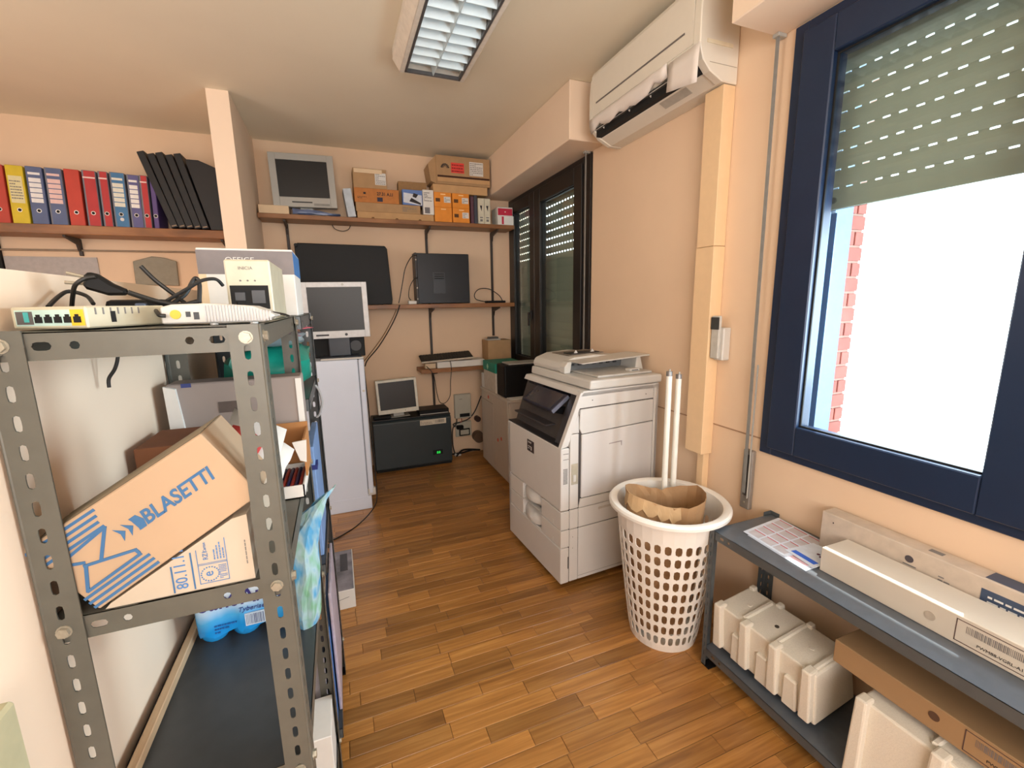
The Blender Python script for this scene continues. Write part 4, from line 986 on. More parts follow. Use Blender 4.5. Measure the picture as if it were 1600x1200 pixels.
# ------------------------------------------------------------------ slotted angle racks
def l_post(parent, x, y, z0, z1, sx, sy, m=STEEL, fw=.042, pitch=.0385, off=0, fy=None):
    """corner at x,y; flanges run towards +sx and +sy directions"""
    t = .002; cells = []; n = int((z1-z0)/pitch); zc = z0
    while zc+pitch <= z1+1e-6:
        cells.append((0, fw, zc, zc+pitch, (fw*.48, zc+pitch/2+off, .0042, .0110))); zc += pitch
    if z1-zc > .002: cells.append((0, fw, zc, z1, None))
    mb = MB()
    holed(mb, cells, lambda u, z, d: Vector((x+sx*u, y+sy*d, z)), t)
    k_ = (fy or fw)/fw
    holed(mb, cells, lambda u, z, d: Vector((x+sx*d, y+sy*u*k_, z)), t)
    # rounded outer corner bead
    mb.cyl((x+sx*.0015, y+sy*.0015, z0), (x+sx*.0015, y+sy*.0015, z1), .0022, n=8)
    p_ = mb.build('post', m, parent)
    MB().box(min(x, x+sx*fw), max(x, x+sx*fw), min(y, y+sy*fw), max(y, y+sy*fw), z0-.004, z0+.003).build('foot', BLACK, p_)
    return p_
def bolt(parent, c, d, r=.0075):
    c = Vector(c); d = Vector(d); MB().cyl(c, c+d*.006, r, n=6).cyl(c-d*.001, c+d*.0012, r*1.25, n=12).build('bolt', ZINC, parent)
def tray(parent, x0, x1, y0, y1, z, lip=.036, m=STEEL, holes=True, surf=None):
    t = .0015; mb = MB()
    mb.box(x0, x1, y0, y1, z-t, z)
    s_ = mb.build('shelf', surf or m, parent)
    def side(L_, fn_):
        cs = []; hs = [(.052, .010, .0055), (.085, .0055, .0055), (L_-.085, .0055, .0055), (L_-.052, .010, .0055)] if holes else []
        x = 0
        for c, hw, hh in hs:
            a, b_ = c-.014, c+.014
            if a > x: cs.append((x, a, 0, lip, None))
            cs.append((a, b_, 0, lip, (c, lip*.5, hw, hh))); x = b_
        cs.append((x, L_, 0, lip, None))
        return holed(MB(), cs, fn_, t)
    side(x1-x0, lambda u, v, d: Vector((x0+u, y0+d, z-lip+v))).build('shelf_lip', m, s_)
    side(x1-x0, lambda u, v, d: Vector((x0+u, y1-d, z-lip+v))).build('shelf_lip', m, s_)
    side(y1-y0, lambda u, v, d: Vector((x0+d, y0+u, z-lip+v))).build('shelf_lip', m, s_)
    side(y1-y0, lambda u, v, d: Vector((x1-d, y0+u, z-lip+v))).build('shelf_lip', m, s_)
    return s_
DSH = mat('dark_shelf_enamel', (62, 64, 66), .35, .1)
def rack(label, x0, x1, y0, y1, ztop, levels, m=STEEL, surf=None, group=None, dark=(), joined=False):
    r = thing('metal_rack', label, 'rack', ((x0+x1)/2, (y0+y1)/2, 0), group=group)
    for sx, x in ((1, x0), (-1, x1)):
        for sy, y in ((1, y0), (-1, y1)):
            if joined and sy == 1: continue
            l_post(r, x, y, .004, ztop, sx, sy, m, fy=.022 if sx == 1 else None)
    for z in levels:
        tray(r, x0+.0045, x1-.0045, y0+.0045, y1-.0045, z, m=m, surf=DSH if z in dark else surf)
        if joined: bolt(r, (x1, y1-.02, z-.016), (1, 0, 0)); continue
        for x, y, d in ((x0+.02, y0, (0, -1, 0)), (x1-.02, y0, (0, -1, 0)), (x1, y0+.02, (1, 0, 0)), (x1, y1-.02, (1, 0, 0)), (x0+.02, y1-.042, (0, -1, 0))):
            if y == y1-.042: continue
            bolt(r, (x, y, z-.016), d)
    return r
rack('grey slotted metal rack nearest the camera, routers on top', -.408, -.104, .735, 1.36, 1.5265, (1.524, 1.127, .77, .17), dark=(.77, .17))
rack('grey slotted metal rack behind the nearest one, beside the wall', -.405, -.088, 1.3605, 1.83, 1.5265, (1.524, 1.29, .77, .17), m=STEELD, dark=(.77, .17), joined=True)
rack('low grey metal rack under the near window', 1.350, 1.692, -.35, 1.262, .642, (.627, .085), m=STEELD, surf=mat('blue_grey_shelf', (92, 98, 106), .3, .15))

# ------------------------------------------------------------------ rack A, mid shelf: tilted box and crushed carton
MZ = 1.1275
ang = math.radians(32.0)
BM = Matrix.Translation((-.349, .7405, 1.1305)) @ Matrix.Rotation(-ang, 4, 'Y')
bx = thing('printed_carton', 'tan cardboard box with blue envelope print, tilted on the rack', 'box', M=BM)
bw, bh, bdp = .256, .124, .125
MB().box(0, bw, 0, bdp, 0, bh).build('carton', mat('tan_box_board', (182, 154, 126), .8, var=.03, scale=10), bx, local=True, bevel=.0015)
MB().box(.001, bw-.001, .002, bdp-.001, bh, bh+.0008).build('top_flap', mat('grey_brown_flap', (112, 98, 80), .85), bx, local=True)
for i in range(7):
    yy = .010+i*.0165; MB().box(.002, bw-.002, yy, yy+.005, bh, bh+.0016).build('printed_stripe', mat('grey_brown_stripe', (150, 134, 110), .8), bx, local=True)
FM = BM @ face((0, -.0002, 0), (1, 0, 0), (0, 0, 1))
def seg_(x0, y0, x1, y1, wd=.0042):
    d_ = Vector((x1-x0, y1-y0)); L_ = d_.length; a = math.atan2(d_.y, d_.x)
    M = FM @ Matrix.Translation((x0, y0, 0)) @ Matrix.Rotation(a, 4, 'Z')
    return M, L_, wd
mb = MB()
lc = [0]
def ln(x0, y0, x1, y1, wd=.0042):
    M, L_, wd = seg_(x0, y0, x1, y1, wd); lc[0] += 1; mb.box(-wd*.3, L_+wd*.3, -wd/2, wd/2, -.0001, .0005+.00005*lc[0], M)
for i in range(4): ln(.0, bh-.006-i*.0085, .092-i*.004 if i < 3 else .085, bh-.006-i*.0085)
for i in range(3): ln(.0, .006+i*.0085, .094, .006+i*.0085)
ln(.0, .090-.012, .0, .090-.013)
ln(.085, .0905, .050, .055); ln(.085, .0905, .010, .088-.006); ln(.010, .082, .035, .066)
ln(.050, .055, .032, .062); ln(.050, .055, .088, .040); ln(.088, .034, .088, .040); ln(.034, .062, .010, .030); ln(.010, .030, .088, .031)
mb.build('envelope_print', BLUEP, bx)
text('BLASETTI', .0300, FM @ Matrix.Translation((.122, .060, 0)), BLUEP, bx, sx=.86, shear=.25, bold=.0007)
mb = MB()
for k in range(3):
    x = .088+k*.0115
    mb.prism([(x, 0), (x+.010, .011), (x, .022), (x+.003, .011)], 0, .0007, 'z')
mb.prism([(.124-.012, .0), (.124-.003, 0), (.124+.004-.003, .011), (.124-.003, .022), (.124-.012, .022)], 0, .0006, 'z')
mb.tr(FM @ Matrix.Translation((0, .059, 0))).build('chevron_logo', BLUEP, bx)
# crushed carton below
cc = thing('crushed_carton', 'pale squashed carton with blue numbers under the tilted box', 'box', (-.25, .80, MZ))
p_ = [(-.343, MZ), (-.1535, MZ), (-.1545, 1.2365), (-.175, 1.2325), (-.345+.0085, 1.1345)]
MB().prism(p_, .7425, .98).build('carton', mat('cream_carton', (190, 176, 158), .8, var=.04, scale=12), cc)
BP2 = mat('printed_blue_light', (70, 120, 180), .7)
CF = Matrix.Translation((0, -.0006, 0))
def vprint(x, z, s_, size): return text(s_, size, face((x, .7423, z), (0, 0, 1), (-1, 0, 0)), BP2, cc, sx=.9)
vprint(-.2415, 1.134, '80.11.11', .0215)
prints(face((0, .7423, 0), (1, 0, 0), (0, 0, 1)), [(-.2605, -.2585, 1.130, 1.173), (-.2345, -.2325, 1.130, 1.190)], 'rule_line', BLUEP, cc)
prints(face((0, .7423, 0), (1, 0, 0), (0, 0, 1)), [(-.2265, -.2257, 1.136, 1.192), (-.1885, -.1877, 1.136, 1.205), (-.2265, -.1877, 1.1355, 1.1363), (-.2265, -.1877, 1.166, 1.1666), (-.2265, -.1877, 1.168, 1.1685)], 'label_frame', BP2, cc)
vprint(-.208, 1.146, 'e', .020); vprint(-.212, 1.174, 'RZ1', .0095); vprint(-.213, 1.187, 'Carton', .006)
mb = MB()
for k in range(20):
    a = 2*PI*k/20; c_ = (-.212+math.cos(a)*.0115, 1.150+math.sin(a)*.0115)
    mb.box(c_[0]-.0009, c_[0]+.0009, .7417, .7423, c_[1]-.0009, c_[1]+.0009)
mb.build('ring_stamp', BP2, cc)
text_lines(face((-.200, .7423, 1.139), (1, 0, 0), (0, 0, 1)), .010, .024, 9, BP2, cc, seed=6)
text_lines(face((-.190, .7423, 1.172), (0, 0, 1), (-1, 0, 0)), .030, .016, 4, BP2, cc, seed=9)
text_lines(face((-.1600, .7423, 1.155), (0, 0, 1), (-1, 0, 0)), .040, .004, 1, GINK, cc, seed=10)

# things behind on the mid shelf
def plain(name, label, x0, x1, y0, y1, z0, z1, m, cat='box', bev=.002): return tag(MB().box(x0, x1, y0, y1, z0, z1).build(name, m, bevel=bev), label, cat)
gc = thing('grey_carton', 'grey open carton with dark hand hole behind the tilted box', 'box', (-.24, 1.27, MZ))
GRC = mat('grey_taupe_card', (150, 138, 132), .7, var=.04, scale=8)
MB().box(-.385, -.098, 1.240, 1.312, MZ, 1.375).build('carton', GRC, gc, bevel=.003)
MB().prism([(-.385, MZ+.1), (-.372, MZ+.02), (-.348, MZ+.02), (-.365, 1.365), (-.388, 1.372)], 1.230, 1.240).build('white_flap', WHITEC, gc)
MB().box(-.285, -.245, 1.2385, 1.2405, 1.298, 1.325).build('hand_hole', mat('hole_brown', (92, 80, 74), .8), gc)
MB().box(-.112, -.098, 1.2375, 1.2405, MZ+.03, 1.37).build('torn_edge', WHITEC, gc)
MB().box(-.355, -.335, 1.2380, 1.2405, 1.366, 1.3755).build('blue_corner', mat('dark_blue_print', (46, 60, 120), .6), gc)
bc = thing('open_brown_box', 'small open orange-brown box on the middle level of the rack', 'box', (-.14, 1.18, MZ))
OBR = mat('orange_brown_card', (172, 118, 68), .8, var=.05, scale=10)
MB().box(-.215, -.092, 1.210, 1.213, 1.160, 1.262).box(-.215, -.212, 1.10, 1.213, 1.16, 1.255).box(-.0965, -.0925, 1.09, 1.213, 1.160, 1.250).build('walls', OBR, bc)
MB().prism([(-.118, 1.245), (-.088, 1.248), (-.092, 1.195), (-.105, 1.20), (-.112, 1.225)], 1.085, 1.089).build('torn_lining', WHITEC, bc)
MB().box(-.2135, -.094, 1.213, 1.228, 1.150, 1.161).build('bottom', OBR, bc)
wb = thing('white_tray_box', 'shallow white box of red and navy pens on the rack', 'box', (-.13, 1.07, MZ))
MB().box(-.178, -.098, 1.040, 1.043, MZ, 1.158).box(-.178, -.175, 1.04, 1.20, MZ, 1.158).box(-.101, -.098, 1.04, 1.20, MZ, 1.158).box(-.178, -.098, 1.04, 1.20, MZ, MZ+.003).box(-.178, -.098, 1.197, 1.20, MZ, 1.158).build('tray', WHITEC, wb)
for i in range(8):
    m_ = [mat('navy_pen', (28, 32, 84), .4), mat('red_pen', (150, 52, 46), .4)][i % 2]
    tag(MB().cyl((-.170+i*.0088, 1.052, 1.150), (-.168+i*.0088, 1.190, 1.146), .0042, n=8).build('pen', m_, smooth=True), None, 'pen', 'pens in the shallow white box')['label'] = ['leftmost','second','third','fourth','fifth','sixth','seventh','rightmost'][i]+' pen from the left in the shallow white box, '+['navy', 'red'][i % 2]
plain('brown_box', 'dark brown box end behind tilted box next to the wall', -.395, -.305, 1.05, 1.20, MZ, 1.278, mat('dark_brown_card', (120, 72, 42), .8))  # card is plain dark brown
rows = [[(-.262+i*.012+j*.034, 1.02+.03*i-.012*j, 1.245+.028*i-.018*j+.008*math.sin(i*3+j*2)) for j in range(4)] for i in range(4)]
s_ = sheet('leaflet', rows, PAPER, 'crumpled white leaflet with red print above the tilted box', 'paper')
rows = [[(-.250+i*.012+j*.030, 1.015+.03*i-.012*j, 1.2490+.028*i-.018*j+.008*math.sin(i*3+j*2)) for j in range(3)] for i in range(3)]
sheet('red_print', rows, REDP, None, None, .0006, parent=None)
o = bpy.data.objects['red_print']; o.parent = s_; o.location = o.location - s_.location
rows = [[(-.172+i*.008+j*.018, 1.00+.02*i, 1.212+.017*i-.012*j+.006*math.sin(i*2+j*3)) for j in range(3)] for i in range(4)]
sheet('leaflet', rows, PAPER, 'crumpled white leaflet behind the right post, over pens box', 'paper')
# teal bag + pink sheet on rear rack
def lump(name, label, cat, c, r, m, seed=1, n=14, k=9, amp=.25, power=.7):
    R_ = random.Random(seed); mb = MB(); prof = []
    vs = []; fs = []
    for i in range(k+1):
        ph = -PI/2+PI*i/k
        for j in range(n):
            a = 2*PI*j/n; cx = math.copysign(abs(math.cos(a))**power, math.cos(a)); sx_ = math.copysign(abs(math.sin(a))**power, math.sin(a))
            q = 1+amp*R_.uniform(-.5, .5)*(math.cos(ph) > .2)
            cz = math.copysign(abs(math.sin(ph))**power, math.sin(ph)); cr = abs(math.cos(ph))**power
            vs.append((c[0]+r[0]*cr*cx*q, c[1]+r[1]*cr*sx_*q, c[2]+r[2]*cz*(1 if abs(cz) > .98 else q)))
    for i in range(k):
        for j in range(n): fs.append((i*n+j, i*n+(j+1) % n, (i+1)*n+(j+1) % n, (i+1)*n+j))
    mb.add(vs, fs); o = mb.build(name, m, smooth=True)
    return tag(o, label, cat)
lump('plastic_bag', 'teal green plastic bag on the rear rack', 'bag', (-.205, 1.60, 1.365), (.118, .15, .072), mat('teal_film', (22, 140, 122), .3, var=.2, scale=14, bump=.5), 4)
lump('plastic_bag', 'grey-blue cloudy plastic bag lying over the teal bag', 'bag', (-.20, 1.55, 1.455), (.10, .12, .022), mat('cloudy_film', (132, 150, 156), .35, var=.2, scale=14, bump=.5), 6)
rows = [[(-.30+j*.055, 1.44+i*.10, 1.482+.006*math.sin(j*2+i)) for j in range(5)] for i in range(4)]
sheet('pink_folder', rows, mat('pink_card', (206, 96, 112), .6), 'pink sheet on top of the bags in the rear rack', 'paper')
# lower level: water bottle pack
wp = thing('water_bottle_pack', 'blue shrink-wrapped pack of water bottles on the rack', 'water bottles', (-.27, 1.22, .77))
WZ = .7705
def lobes(x0, x1, y0, y1, r, n=8):
    nx = max(1, round((x1-x0)/(2*r))); ny = max(1, round((y1-y0)/(2*r))); pts = []
    cs = [(x0+r+i*2*r, y0+r+j*2*r) for i in range(nx) for j in range(ny)]
    return cs
r_ = .0335; cs = [(-.366+r_+i*2*r_, 1.112+r_+j*2*r_) for i in range(3) for j in range(3)]
WB = mat('blue_water_bottle', (40, 150, 225), .2, var=.06, scale=10, alpha=1)
for (cx, cy) in cs:
    b_ = MB().lathe([(.001, .006), (.012, .004), (.024, .0), (.030, .008), (.0325, .022), (.0318, .05), (.0330, .08), (.0318, .12), (.0326, .16), (.031, .19), (.018, .215), (.013, .225), (.013, .235)], (cx, cy, WZ), n=14).build('bottle', WB, wp, smooth=True)
    MB().cyl((cx, cy, WZ+.235), (cx, cy, WZ+.25), .0155, n=12).build('cap', mat('blue_cap', (30, 90, 190), .4), b_)
film = bpy.data.materials.new('blue_white_film'); film.use_nodes = True
nt = film.node_tree; bs = nt.nodes['Principled BSDF']; tc = nt.nodes.new('ShaderNodeTexCoord'); sp_ = nt.nodes.new('ShaderNodeSeparateXYZ'); rp = nt.nodes.new('ShaderNodeValToRGB'); no = nt.nodes.new('ShaderNodeTexNoise')
ma = nt.nodes.new('ShaderNodeMath'); ma.operation = 'MULTIPLY_ADD'; ma.inputs[1].default_value = .05; no.inputs['Scale'].default_value = 14
nt.links.new(tc.outputs['Object'], sp_.inputs[0]); nt.links.new(tc.outputs['Object'], no.inputs['Vector'])
nt.links.new(no.outputs['Fac'], ma.inputs[0]); nt.links.new(sp_.outputs['Z'], ma.inputs[2]); nt.links.new(ma.outputs[0], rp.inputs['Fac'])
e = rp.color_ramp.elements; e[0].position = .06; e[0].color = lin((30, 146, 224)); e[1].position = .13; e[1].color = lin((214, 228, 240)); k_ = e.new(.09); k_.color = lin((74, 168, 228))
nt.links.new(rp.outputs[0], bs.inputs['Base Color']); bs.inputs['Roughness'].default_value = .25
# scalloped film sleeve following the bottles
outl = []
def arc(cx, cy, a0, a1, r=.0350, n=6):
    return [(cx+math.cos(a0+(a1-a0)*i/n)*r, cy+math.sin(a0+(a1-a0)*i/n)*r) for i in range(n+1)]
X = [-.366+r_+i*2*r_ for i in range(3)]; Y = [1.112+r_+i*2*r_ for i in range(3)]
outl += arc(X[0], Y[0], PI, 1.65*PI)+arc(X[1], Y[0], 1.35*PI, 1.65*PI)+arc(X[2], Y[0], 1.35*PI, 2*PI)
outl += arc(X[2], Y[1], -.15*PI, .15*PI)+arc(X[2], Y[2], 0, .5*PI)+arc(X[1], Y[2], .35*PI, .65*PI)+arc(X[0], Y[2], .5*PI, PI)+arc(X[0], Y[1], .85*PI, 1.15*PI)
n = len(outl); mb = MB(); vs = []
hs = [(.028, 1.0), (.06, 1.01), (.12, 1.0), (.18, 1.005), (.222, .99), (.238, .86)]
cx0, cy0 = X[1], Y[1]
for z_, s0 in hs:
    for i, (a_, b_) in enumerate(outl):
        bot = -.014*abs(math.sin(i*.9)) if z_ < .03 else 0
        vs.append((cx0+(a_-cx0)*s0, cy0+(b_-cy0)*s0, WZ+z_+bot))
fs = [(l*n+i, l*n+(i+1) % n, (l+1)*n+(i+1) % n, (l+1)*n+i) for l in range(len(hs)-1) for i in range(n)]; fs.append(tuple((len(hs)-1)*n+i for i in range(n)))
mb.add(vs, fs); mb.build('shrink_wrap', film, wp, smooth=True)
fy = Y[0]-.0366
text("Sant'Anna", .058, face((-.352, fy, WZ+.090), (1, 0, 0), (0, 0, 1)), NAVY, wp, sx=.78, bold=.0006, t=.0015)
text('Tyberiae F.', .016, face((-.275, fy, WZ+.070), (1, 0, 0), (0, 0, 1)), mat('ink_blue_print', (52, 70, 140), .6), wp, shear=.3, t=.0015)
MB().box(-.262, -.218, fy-.0012, fy+.002, WZ+.030, WZ+.062).build('barcode_label', mat('pale_blue_label', (196, 214, 232), .6), wp)
barcode(face((-.259, fy-.0013, WZ+.033), (1, 0, 0), (0, 0, 1)), .038, .026, mat('slate_ink', (90, 104, 140), .6), wp, n=12)
text_lines(face((-.325, fy, WZ+.026), (1, 0, 0), (0, 0, 1)), .045, .026, 3, mat('mid_blue_ink', (28, 96, 170), .6), wp, seed=12, t=.0015)
# crinkled plastic bag with bottle at shelf edge
pb = thing('plastic_bag', 'clear and green crinkled plastic bag slumping at right shelf edge', 'bag', (-.13, 1.14, .7705))
lv = [(0, .030, .034, -.132), (.03, .033, .042, -.131), (.09, .035, .045, -.128), (.15, .036, .044, -.124), (.20, .035, .038, -.124), (.25, .030, .028, -.110), (.285, .034, .018, -.094), (.315, .040, .008, -.078)]
R_ = random.Random(9); vs = []; n = 18
for z_, a_, b_, cx in lv:
    for i in range(n):
        t = 2*PI*i/n; q = 1+R_.uniform(-.10, .10); vs.append((cx+a_*math.cos(t)*q, 1.115+b_*math.sin(t)*q, WZ+z_+R_.uniform(-.003, .003)*(z_ > 0)+(.03*math.cos(t) if z_ > .28 else 0)))
fs = [(l*n+i, l*n+(i+1) % n, (l+1)*n+(i+1) % n, (l+1)*n+i) for l in range(len(lv)-1) for i in range(n)]; fs.append(tuple(range(n-1, -1, -1)))
bagm = bpy.data.materials.new('green_blue_film'); bagm.use_nodes = True; nt = bagm.node_tree; bs = nt.nodes['Principled BSDF']
tc = nt.nodes.new('ShaderNodeTexCoord'); no = nt.nodes.new('ShaderNodeTexNoise'); rp = nt.nodes.new('ShaderNodeValToRGB'); mp = nt.nodes.new('ShaderNodeMapping'); mp.inputs['Scale'].default_value = (7, 7, 3)
nt.links.new(tc.outputs['Object'], mp.inputs[0]); nt.links.new(mp.outputs[0], no.inputs['Vector']); nt.links.new(no.outputs['Fac'], rp.inputs['Fac'])
e = rp.color_ramp.elements; e[0].position = .36; e[0].color = lin((86, 160, 206)); e[1].position = .66; e[1].color = lin((126, 180, 150)); k_ = e.new(.5); k_.color = lin((164, 196, 206))
nt.links.new(rp.outputs[0], bs.inputs['Base Color']); bs.inputs['Roughness'].default_value = .18; bs.inputs['Alpha'].default_value = .85
mb = MB(); mb.add(vs, fs); mb.build('film', bagm, pb, smooth=False, solid=.0006)
MB().lathe([(.001, .004), (.024, .0), (.028, .012), (.029, .10), (.027, .15), (.014, .185), (.014, .20)], (-.131, 1.115, WZ+.001), n=14).build('bottle', WB, pb, smooth=True)

tag(MB().box(-.392, -.376, .745, 1.325, .7705, .790).build('wooden_batten', BATTEN, bevel=.002), 'thin wooden batten lying along the wall on the dark shelf', 'batten')
cable('short_wire', 'short black wire hanging below the top of the rack', [(-.372, 1.0, 1.488), (-.374, 1.0, 1.465), (-.381, 1.0, 1.445), (-.392, 1.0, 1.428), (-.394, 1.0, 1.412)], .003)

# folders and boxes on the low levels, right edge
LZ = .1705
b, hx, hy, h = carton('white_box', 'white box end low in the rack, below the dark shelf', -.170, -.112, 1.19, 1.34, LZ, .335, WHITEC)
b, hx, hy, h = carton('grey_box', 'grey box standing behind the low white one in the rack', -.165, -.128, 1.39, 1.56, LZ, .44, mat('grey_violet_card', (150, 140, 142), .7))
b, hx, hy, h = carton('blue_folder', 'blue folder upright at right edge of the low rack level', -.122, -.106, 1.39, 1.77, LZ, .50, mat('folder_blue', (66, 118, 190), .5), cat='folder')
b, hx, hy, h = carton('magazine_stack', 'pinkish stack of magazines lying behind the binders in rear rack', -.20, -.150, 1.42, 1.74, .7705, .86, mat('pink_mag', (172, 132, 148), .5, var=.3, scale=40), cat='magazines')
b, hx, hy, h = carton('blue_binder', 'blue and white binder upright in the rear rack', -.118, -.098, 1.42, 1.74, .7705, 1.13, mat('binder_light_blue', (120, 152, 200), .5), cat='binder')
MB().box(-.012, .016, -hy-.003, -hy+.05, h*.80, h*.84).build('navy_strap', mat('navy_strap', (26, 40, 110), .5), b, local=True)
b, hx, hy, h = carton('white_binder', 'white binder beside the blue and white one in rear rack', -.146, -.121, 1.42, 1.74, .7705, 1.10, WHITEC, cat='binder')
# magazines hanging out beside rack
b, hx, hy, h = carton('magazine_file', 'tall grey-pink file case low at right edge of rear rack', -.101, -.0915, 1.44, 1.78, LZ, .62, mat('pale_mag', (176, 164, 176), .5, var=.15, scale=30), cat='magazine file')
# box on floor
b, hx, hy, h = carton('photo_box', 'white box with dark picture on the floor beside the rack', -.175, -.028, 2.23, 2.64, 0, .105, WHITEC, rot=.0)
MB().box(-hx+.004, hx-.004, -hy+.004, hy-.004, h, h+.001).build('picture', mat('grey_photo', (126, 122, 130), .4, var=.5, scale=12), b, local=True)
MB().box(.005, .045, -.02, .16, h+.001, h+.002).build('dark_shape', mat('photo_dark', (52, 50, 56), .4), b, local=True)
MB().prism([(-hx, h*.4), (hx*.6, h*.62), (hx*.6, h*.64), (-hx, h*.42)], -hy-.001, -hy).build('printed_line', GINK, b, local=True)

# ------------------------------------------------------------------ on top of rack A
TZ = 1.5245
rt = thing('network_router', 'flat cream router with five ports at left on the rack top', 'router', M=Matrix.Translation((-.306, .752, TZ)) @ Matrix.Rotation(math.radians(-24), 4, 'Z') @ Matrix.Translation((-.105, 0, 0)))
IV = mat('router_ivory', (196, 188, 164), .4)
MB().box(0, .105, 0, .128, .002, .031).build('case', IV, rt, local=True, bevel=.002)
MB().box(.006, .101, -.0006, 0, .006, .027).build('port_label', mat('pale_cyan_label', (186, 214, 206), .5), rt, local=True)
MB().box(.084, .102, -.0012, -.0005, .006, .027).build('yellow_patch', mat('yellow_patch', (240, 190, 50), .5), rt, local=True)
MB().box(.008, .031, -.0012, -.0005, .008, .025).build('grey_patch', mat('grey_patch', (92, 88, 88), .5), rt, local=True)
MB().box(.019, .026, -.0016, -.0010, .011, .024).build('teal_patch', mat('teal_patch', (70, 170, 170), .5), rt, local=True)
for i in range(5):
    x = .034+i*.0135; MB().prism([(x, .010), (x+.010, .010), (x+.010, .018), (x+.0075, .018), (x+.0075, .021), (x+.0025, .021), (x+.0025, .018), (x, .018)], -.0020, -.0010).build('port', BLACKM, rt, local=True)
MB().box(.1048, .1058, .034, .041, .009, .024).build('usb_port', BLACKM, rt, local=True)
for i in range(7): MB().box(.1048, .1056, .012+i*.011, .014+i*.011, .020, .029).build('vent_slit', GINK, rt, local=True)
r2 = thing('white_router', 'white ribbed router tapering to the right on rack top', 'router', (-.165, .83, TZ))
prof = [(-.245, TZ+.003), (-.110, TZ+.003), (-.092, TZ+.012), (-.100, TZ+.018), (-.125, TZ+.028), (-.185, TZ+.033), (-.230, TZ+.032), (-.245, TZ+.028)]
MB().prism(prof, .815, .90).build('case', PWHITE, r2, bevel=.002)
for i in range(22):
    x = -.188+i*.0042; zt = TZ+.032-max(0, (x+.150))*.20
    MB().box(x, x+.0018, .8125, .8152, TZ+.005, zt-.002).build('rib', mat('rib_grey', (188, 186, 188), .5), r2)
MB().cyl((-.226, .8145, TZ+.017), (-.226, .8132, TZ+.017), .007, n=14).build('yellow_socket', mat('yellow_socket', (200, 180, 50), .5), r2)
MB().box(-.213, -.207, .8135, .8152, TZ+.013, TZ+.021).box(-.203, -.196, .8135, .8152, TZ+.009, TZ+.020).build('small_port', PDARK, r2)
MB().cyl((-.180, .825, TZ), (-.180, .825, TZ+.004), .006, n=10).cyl((-.125, .825, TZ), (-.125, .825, TZ+.004), .006, n=10).build('foot', PWHITE, r2)
up = thing('power_unit', 'cream box-shaped power unit with black socket panel on rack top', 'power unit', (-.16, 1.16, TZ))
MB().box(-.202, -.120, 1.06, 1.30, TZ, 1.646).build('case', IV, up, bevel=.003)
MB().box(-.1985, -.1225, 1.0585, 1.0605, TZ+.010, TZ+.078).build('lower_panel', IV, up)
MB().box(-.196, -.127, 1.0575, 1.0590, TZ+.022, TZ+.070).build('socket_panel', BLACKM, up)
MB().box(-.188, -.170, 1.0560, 1.0577, TZ+.040, TZ+.056).box(-.158, -.134, 1.0560, 1.0577, TZ+.034, TZ+.060).build('socket', PDARK, up)
text('INICIA', .009, face((-.178, 1.0598, 1.626), (1, 0, 0), (0, 0, 1)), GINK, up)
for i in range(3): MB().cyl((-.176+i*.013, 1.0600, 1.604), (-.176+i*.013, 1.0590, 1.604), .002, n=8).build('led', GINK, up)
ob = thing('monitor_carton', 'white and grey carton lettered OFFICE on the rack top', 'box', (-.215, 1.55, TZ))
MB().box(-.332, -.102, 1.43, 1.66, TZ, 1.708).build('carton', WHITEC, ob, bevel=.002)
GB = mat('grey_band_card', (122, 114, 114), .6)
MB().box(-.3325, -.1015, 1.4290, 1.4305, 1.640, 1.703).build('grey_band', GB, ob)
MB().box(-.1025, -.1012, 1.4295, 1.661, 1.640, 1.703).build('blue_side_band', mat('blue_side', (60, 116, 176), .6), ob)
MB().box(-.333, -.315, 1.4292, 1.431, TZ, 1.640).build('cream_side', KRAFTL, ob)
text('OFFICE', .019, face((-.268, 1.4289, 1.672), (1, 0, 0), (0, 0, 1)), PAPER, ob, sx=1.15)
